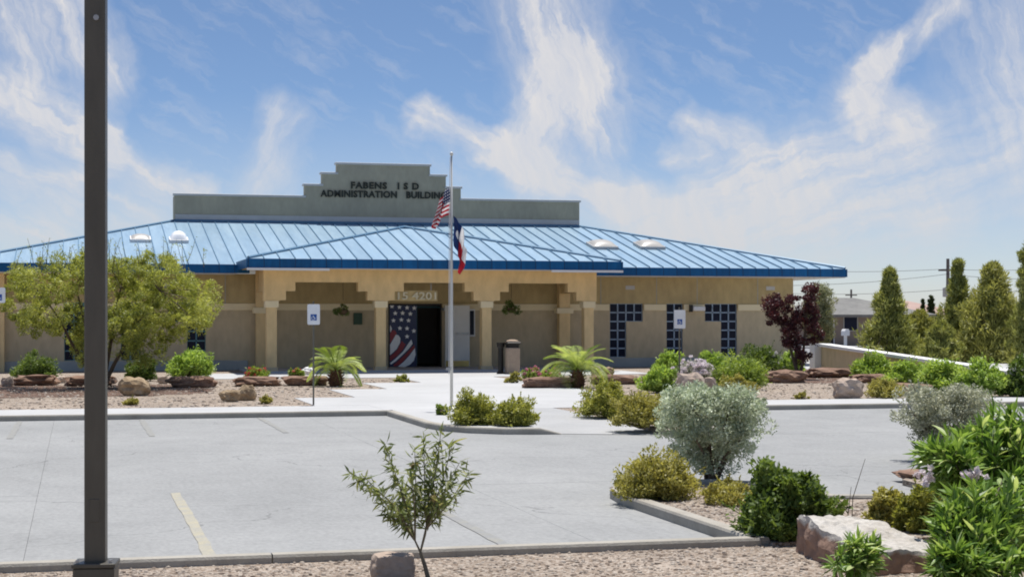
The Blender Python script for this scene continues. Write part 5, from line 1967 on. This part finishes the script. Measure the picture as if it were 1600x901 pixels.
def palm(label, base, L, nf, seed, trunk_h):
    r = random.Random(seed)
    root = empty('palm', base, label, 'palm', 'small palms before the porch')
    b = Vector(base)
    prof = []
    for i in range(9):
        t = i / 8
        prof.append((0.11 + 0.075 * math.sin(math.pi * (0.15 + 0.8 * t)), trunk_h * t))
    tk = MB().lathe((b.x, b.y, b.z - 0.04), prof, 12)
    for i in range(6):                       # stubs of cut fronds
        for j in range(9):
            t = (i + 0.5) / 6
            a = 2 * math.pi * (j + 0.5 * (i % 2)) / 9
            rr = 0.10 + 0.075 * math.sin(math.pi * (0.15 + 0.8 * t))
            c = b + Vector((math.cos(a) * rr, math.sin(a) * rr, trunk_h * t))
            o_ = Vector((math.cos(a), math.sin(a), 0.9)) * 0.075
            s_ = Vector((-math.sin(a), math.cos(a), 0)) * 0.035
            tk.add([c - s_, c + s_, c + o_ + s_ * 0.5, c + o_ - s_ * 0.5, c + o_ * 0.4 + Vector((0, 0, 0.03))], [(0, 1, 2, 3), (0, 3, 4), (1, 4, 2), (0, 4, 1), (3, 2, 4)])
    tk.build('trunk', 'palmtrunk', root)
    vs = [frond_mesh(L, a, 'f_palm') for a in (0.7, 0.95, 1.2, 1.45)]
    from mathutils import Euler
    for i in range(nf):
        t = i / (nf - 1)
        o = bpy.data.objects.new('frond', vs[min(3, int(4 * (1 - t) * 0.999))])
        COL.objects.link(o)
        o.parent = root
        o.location = (0, 0, trunk_h - 0.03 + 0.08 * t)
        az = i * 2.399 + r.uniform(-.2, .2)
        tilt = -R(6 + 40 * t + r.uniform(-9, 9)) + R(14)
        o.rotation_euler = Euler((r.uniform(-.2, .2), tilt, az), 'XYZ')
        s = r.uniform(0.85, 1.1)
        o.scale = (s, s, s)


q = on_z(526, 603, KT)
palm('small feathery palm with a red brown stub trunk beside the walk and the parking sign', (q.x, q.y + 0.15, KT - 0.012), 0.88, 26, 3, 0.42)
q = on_z(905, 605, KT)
palm('fuller feathery palm beside the entrance walk, below the wing windows', (q.x, q.y + 0.15, KT - 0.012), 0.98, 34, 5, 0.45)


# ------------------------------------------------------------------ trees
def limb_tree(name, label, base, trunks, C, rad, per, L, W, mat, cat='tree', group=None, bark='bark', r0=0.09, **k):
    root = empty(name, base, label, cat, group)
    b = Vector(base)
    tr = MB()
    nodes = []
    for tip in trunks:
        tip = Vector(tip)
        pts = [b + Vector((random.uniform(-.06, .06), random.uniform(-.06, .06), -0.05))]
        for i in range(1, 5):
            t = i / 4
            pts.append(b.lerp(tip, t) + Vector((random.uniform(-.06, .06), random.uniform(-.06, .06), 0.05 * math.sin(t * 3.1))))
        tr.tube(pts, [r0 * (1 - 0.7 * i / 4) for i in range(5)], 7, False)
        nodes += pts[2:]
    tr.build('trunk', bark, root)
    br = MB()
    for i in range(0, len(C), max(1, len(C) // 60)):
        c = Vector(C[i])
        nn = min(nodes, key=lambda p: (p - c).length)
        m = nn.lerp(c, 0.5) + Vector((0, 0, 0.05))
        br.tube([nn, m, c], [r0 * 0.28, r0 * 0.18, r0 * 0.07], 5, False)
    br.build('limbs', bark, root)
    V, T = clumps(C, rad, per, L, W, zmin=b.z + 0.05, **k)
    link('crown', quads_mesh('crown', V, T, mat), root)
    return root


# spreading tree before the left wing
tb = on_z(160, 606, KT)
td = depth(tb)
blobs = [(40, 470, 40, 45), (75, 440, 45, 40), (120, 430, 50, 38), (170, 430, 45, 36), (215, 428, 45, 34), (262, 440, 45, 36), (300, 462, 38, 40), (312, 490, 28, 28), (60, 500, 45, 22), (110, 500, 45, 36), (150, 520, 34, 44),
         (215, 490, 55, 46), (230, 535, 34, 36), (262, 500, 45, 30), (190, 470, 60, 40), (30, 440, 26, 24), (128, 545, 18, 26), (290, 505, 26, 18), (240, 415, 34, 22), (150, 412, 34, 18), (205, 520, 26, 44)]
C, rad = [], []
s_ = td / F
for (px, py, rx, ry) in blobs:
    c = np.array(at_d(px, py, td + random.uniform(-1.0, 1.0)))
    n_ = int(6 + rx * ry / 62)
    for _ in range(n_):
        d = sph(1)[0] * (0.35 + 0.65 * random.random() ** 0.5)
        C.append(c + np.array([d[0] * rx * s_, d[1] * 1.3, d[2] * ry * s_]))
        rad.append(random.uniform(0.08, 0.25))
C = np.array(C)
limb_tree('spreading_tree', 'low spreading olive green tree with many stems before the left wing', (tb.x, tb.y + 0.3, KT - 0.02),
          [at_d(70, 470, td - 0.3), at_d(120, 450, td), at_d(190, 450, td + 0.3), at_d(250, 455, td - 0.2), at_d(160, 480, td + 0.4)], C, rad, 95, 0.095, 0.024, 'f_willow', r0=0.06, hang=0.2, up=0.2)
tw = MB()
V_ = []
for i in range(46):                          # long bare shoots above the crown
    px = random.uniform(20, 320)
    c = at_d(px, random.uniform(410, 440), td + random.uniform(-.5, .5))
    e = c + Vector((random.uniform(-.25, .25), random.uniform(-.1, .1), random.uniform(0.35, 0.85)))
    m = c.lerp(e, .5) + Vector((random.uniform(-.05, .05), 0, 0))
    tw.tube([c, m, e], [0.008, 0.006, 0.003], 4, False)
    for k in range(16):
        V_.append(c.lerp(e, random.uniform(0.1, 1)) + Vector((random.gauss(0, .03), random.gauss(0, .03), random.gauss(0, .03))))
tree = [o for o in bpy.data.objects if o.name == 'spreading_tree'][0]
tw.build('shoots', 'twig', tree)['kind'] = 'stuff'
P = np.array([v[:] for v in V_])
link('shoot_leaves', quads_mesh('shoot_leaves', leaf_quads(P, sph(len(P)) + np.array([0, 0, .6]), sph(len(P)), 0.08 * (0.6 + 0.6 * rng.random(len(P))), 0.02 * np.ones(len(P))), rng.random(len(P)), 'f_willow'), tree)

# plum tree at the corner
pb = on_z(1247, 592, KT)
pd_ = depth(pb)
C, rad = [], []
s_ = pd_ / F
for (px, py, rx, ry) in ((1210, 475, 16, 15), (1228, 470, 16, 12), (1215, 500, 15, 18), (1235, 505, 20, 24), (1262, 470, 18, 22), (1258, 500, 20, 26), (1245, 535, 16, 22), (1252, 555, 13, 14), (1272, 520, 12, 24), (1268, 455, 10, 10), (1202, 478, 8, 8), (1232, 525, 12, 14)):
    c = np.array(at_d(px, py, pd_ + random.uniform(-.15, .15)))
    for _ in range(int(4 + rx * ry / 38)):
        d = sph(1)[0] * (0.35 + 0.65 * random.random() ** 0.5)
        C.append(c + np.array([d[0] * rx * s_, d[1] * 0.4, d[2] * ry * s_]))
        rad.append(random.uniform(0.09, 0.2))
limb_tree('plum_tree', 'purple leaved plum tree at the corner of the building', (pb.x, pb.y, KT - 0.02), [at_d(1212, 480, pd_), at_d(1265, 465, pd_), at_d(1240, 490, pd_ + .2)], np.array(C), rad, 95, 0.075, 0.035, 'f_plum', r0=0.05)


def conifer(label, px, ytop, ybase, halfw, d, mat, group='evergreens beyond the white capped wall', dens=1.0, taper=0.8, L=0.24, W=0.045, kind='pine_tree'):
    b = at_d(px, HY + (CAMZ - 0.0) / d * F, d)
    b.z = -0.06
    top = CAMZ + (HY - ytop) / F * d
    low = max(0.15, CAMZ + (HY - ybase) / F * d)
    rw = halfw * d / F
    n = int(150 * dens)
    t = rng.random(n) ** 1.25
    ang = rng.random(n) * 2 * math.pi
    wob = (1 + 0.24 * np.sin(ang * 3 + t * 9 + px)) * (0.8 + 0.45 * rng.random(n) ** 3)
    ang = ang + 0.3 * np.sin(t * 7 + px)
    r = rw * (np.minimum(1, (1 - t) ** taper + 0.05)) * (0.35 + 0.65 * rng.random(n) ** 0.5) * wob
    C = np.stack([b.x + np.cos(ang) * r, b.y + np.sin(ang) * r, low + t * (top - low - 0.1) - 0.1 * r], 1)
    rad = rw * (0.19 + 0.22 * rng.random(n)) * (1 - 0.5 * t)
    return limb_tree(kind, label, (b.x, b.y, -0.06), [(b.x, b.y, top - 0.15)], C, rad, 70, L, W, mat, group=group, r0=0.09, up=0.9)


conifer('conical olive green evergreen rising left of the utility pole', 1390, 420, 562, 50, 68, 'f_pine', dens=1.5, taper=1.25)
conifer('narrow tall evergreen just right of the utility pole', 1497, 406, 562, 42, 68, 'f_pine', dens=1.4, taper=1.2)
conifer('broad tall evergreen with a bulky crown beside the narrow one', 1552, 412, 566, 66, 66, 'f_pine2', dens=2.2, taper=0.85)
conifer('low bushy evergreen between the conical one and the utility pole', 1436, 485, 562, 40, 70, 'f_pine2', dens=1.3, taper=0.5)
conifer('tall dark evergreen standing past the broad one', 1612, 372, 575, 34, 62, 'f_pine', dens=1.5, taper=0.5)
conifer('short bushy evergreen in front of the narrow tall one', 1470, 500, 562, 30, 64, 'f_pine', dens=1.0, taper=0.5)
conifer('slim dark cypress far behind, the shorter of two', 1442, 466, 500, 4, 120, 'f_cypress', dens=0.5, taper=0.5, kind='cypress', group='far cypresses')
conifer('slim dark cypress far behind, the taller of two', 1455, 460, 505, 6, 118, 'f_cypress', dens=0.6, taper=0.35, kind='cypress', group='far cypresses')
# grey-green tree behind the corner
gb = at_d(1280, HY + CAMZ / 72 * F, 72)
C, rad = [], []
for _ in range(170):
    d = sph(1)[0] * (0.3 + 0.7 * random.random() ** 0.5)
    c = at_d(1281 + d[0] * 25, 492 + d[2] * 52, 72 + d[1] * 0.8)
    C.append(np.array(c))
    rad.append(random.uniform(0.12, 0.28))
limb_tree('grey_tree', 'soft grey green tree behind the plum at the building corner', (gb.x, gb.y, -0.06), [at_d(1276, 470, 72), at_d(1288, 460, 72)], np.array(C), rad, 60, 0.13, 0.035, 'f_grey', r0=0.08)

# ------------------------------------------------------------------ low wall with white cap
w0, w1 = Vector((23.4, 50.6)), Vector((22.4, 36.4))
wroot = empty('garden_wall', (w0.x, w0.y, 0.0), 'low tan garden wall with a broad white cap and white end pier', 'wall')
dv = (w1 - w0).normalized()
nv_ = Vector((-dv.y, dv.x))


def wseg(a, b, hw_, za, zb, ha, hb, name, mat):
    pts = [a + nv_ * hw_, a - nv_ * hw_, b - nv_ * hw_, b + nv_ * hw_]
    MB().prism(pts[::-1] if False else pts, [za, za, zb, zb], [ha, ha, hb, hb]).build(name, mat, wroot)


nseg = 6
for i in range(nseg):
    a, b = w0.lerp(w1, i / nseg), w0.lerp(w1, (i + 1) / nseg)
    h0, h1 = 0.93 - 0.52 * i / nseg, 0.93 - 0.52 * (i + 1) / nseg
    wseg(a, b, 0.1, 0.0, 0.0, h0 - 0.005, h1 - 0.005, 'wall_panel', 'stucco_low')
    wseg(a + dv * 0.004, b - dv * 0.004, 0.2, h0, h1, h0 + 0.09, h1 + 0.09, 'cap_stone', 'wallcap')
MB().box(w0.x - 0.32, w0.x + 0.12, w0.y + 0.02, w0.y + 0.42, 0.0, 1.02).build('end_pier', 'wallcap', wroot, bevel=0.01)

# ------------------------------------------------------------------ houses, utility pole, wires beyond


def house(label, px, d, w, dp, hw_, hr, wallm, roofm, openings, rotz=0.0):
    b = at_d(px, HY, d)
    root = empty('house', (b.x, b.y, -0.06), label, 'house')
    rz = Matrix.Translation((b.x, b.y, -0.06)) @ Matrix.Rotation(rotz, 4, 'Z')

    def part(mb, name, mat, par=root):
        me = mb.mesh(name, mat)
        me.transform(rz)
        return link(name, me, par)
    part(MB().box(-w / 2, w / 2, 0, dp, 0, hw_), 'wall', wallm)
    o = 0.5
    ym = dp / 2
    r_ = MB().add([(-w / 2 - o, -o, hw_ - 0.1), (w / 2 + o, -o, hw_ - 0.1), (w / 2 + o, dp + o, hw_ - 0.1), (-w / 2 - o, dp + o, hw_ - 0.1), (-w / 2 + ym * 0.8, ym, hr), (w / 2 - ym * 0.8, ym, hr),
                   (-w / 2 - o, -o, hw_ - 0.28), (w / 2 + o, -o, hw_ - 0.28), (w / 2 + o, dp + o, hw_ - 0.28), (-w / 2 - o, dp + o, hw_ - 0.28)],
                  [(0, 1, 5, 4), (1, 2, 5), (2, 3, 4, 5), (3, 0, 4), (6, 7, 1, 0), (7, 8, 2, 1), (8, 9, 3, 2), (9, 6, 0, 3), (9, 8, 7, 6)])
    part(r_, 'roof', roofm)
    for (x0, x1, z0, z1, nm, mt) in openings:
        fr = part(MB().box(x0, x1, -0.03, 0.05, z0, z1), nm, mt)
        part(MB().box(x0 + 0.07, x1 - 0.07, -0.045, -0.032, z0 + 0.07, z1 - 0.07), 'pane', 'glass', fr)


house('grey roofed house across the street right of the plum tree', 1352, 112, 8.6, 9, 2.2, 3.25, 'brickwall', 'shingle',
      [(-3.0, -2.1, 0.05, 2.05, 'door', 'trim'), (-1.5, -0.5, 1.0, 2.0, 'window', 'plinth'), (0.8, 2.0, 1.0, 2.0, 'window', 'plinth')], rotz=R(-8))
house('clay roofed house far behind the evergreens', 1432, 150, 8.5, 9, 2.3, 3.4, 'stucco', 'clay', [(-3.2, -1.8, 0.9, 2.0, 'window', 'trim'), (1.0, 2.4, 0.9, 2.0, 'window', 'trim')], rotz=R(-10))

cp = at_d(1321, HY, 100)
mb_ = empty('mailbox', (cp.x, cp.y, -0.06), 'small white mailbox on a post at the kerb across the street', 'mailbox')
MB().box(cp.x - 0.07, cp.x + 0.07, cp.y - 0.07, cp.y + 0.07, -0.1, 0.8).build('post', 'trim', mb_)
MB().slab([(cp.x - 0.16, 0.78), (cp.x + 0.16, 0.78), (cp.x + 0.16, 1.05), (cp.x + 0.09, 1.17), (cp.x - 0.09, 1.17), (cp.x - 0.16, 1.05)], cp.y - 0.25, cp.y + 0.25).build('box', 'trim', mb_, bevel=0.01)

ub = at_d(1481, HY, 150)
zt = CAMZ + (HY - 404) / F * 150
up = empty('utility_pole', (ub.x, ub.y, -0.06), 'weathered wooden utility pole among the evergreens', 'utility pole')
MB().tube([(ub.x, ub.y, -0.1), (ub.x, ub.y, zt)], [0.2, 0.14], 9).build('pole', 'wood', up)
MB().box(ub.x - 0.9, ub.x + 0.9, ub.y - 0.06, ub.y + 0.06, zt - 1.1, zt - 0.95).build('crossarm', 'wood', up)
MB().lathe((ub.x - 0.35, ub.y - 0.2, zt - 3.4), [(0.05, 0), (0.24, 0.03), (0.24, 0.8), (0.1, 0.86)], 12).build('transformer', 'steel', up)
us = at_d(1330, HY, 190)
zs = CAMZ + (HY - 452) / F * 190
up2 = empty('utility_pole', (us.x, us.y, -0.06), 'small distant utility pole above the grey roofed house', 'utility pole')
MB().tube([(us.x, us.y, -0.1), (us.x, us.y, zs)], [0.16, 0.11], 8).build('pole', 'wood', up2)
MB().box(us.x - 0.7, us.x + 0.7, us.y - 0.05, us.y + 0.05, zs - 0.7, zs - 0.58).build('crossarm', 'wood', up2)


def wire(label, pts, sag):
    mb = MB()
    out = []
    for (a, b) in zip(pts[:-1], pts[1:]):
        for i in range(13):
            t = i / 12
            p = a.lerp(b, t)
            p.z -= sag * 4 * t * (1 - t)
            out.append(p)
    mb.tube(out, 0.017, 4)
    tag(mb.build('power_line', 'wire', None, org=tuple(pts[0])), label, 'cable', 'power lines across the street')


wire('upper power line strung to the pole top over the evergreens', [at_d(1180, 420, 150), at_d(1481, 420, 150), at_d(1680, 415, 150)], 0.25)
wire('lower power line strung across the utility pole below the upper one', [at_d(1180, 446, 149.6), at_d(1481, 428, 149.8), at_d(1680, 432, 150)], 0.3)
wire('lowest thin cable strung past the transformer', [at_d(1180, 456, 149.6), at_d(1481, 452, 149.8), at_d(1680, 448, 150)], 0.3)
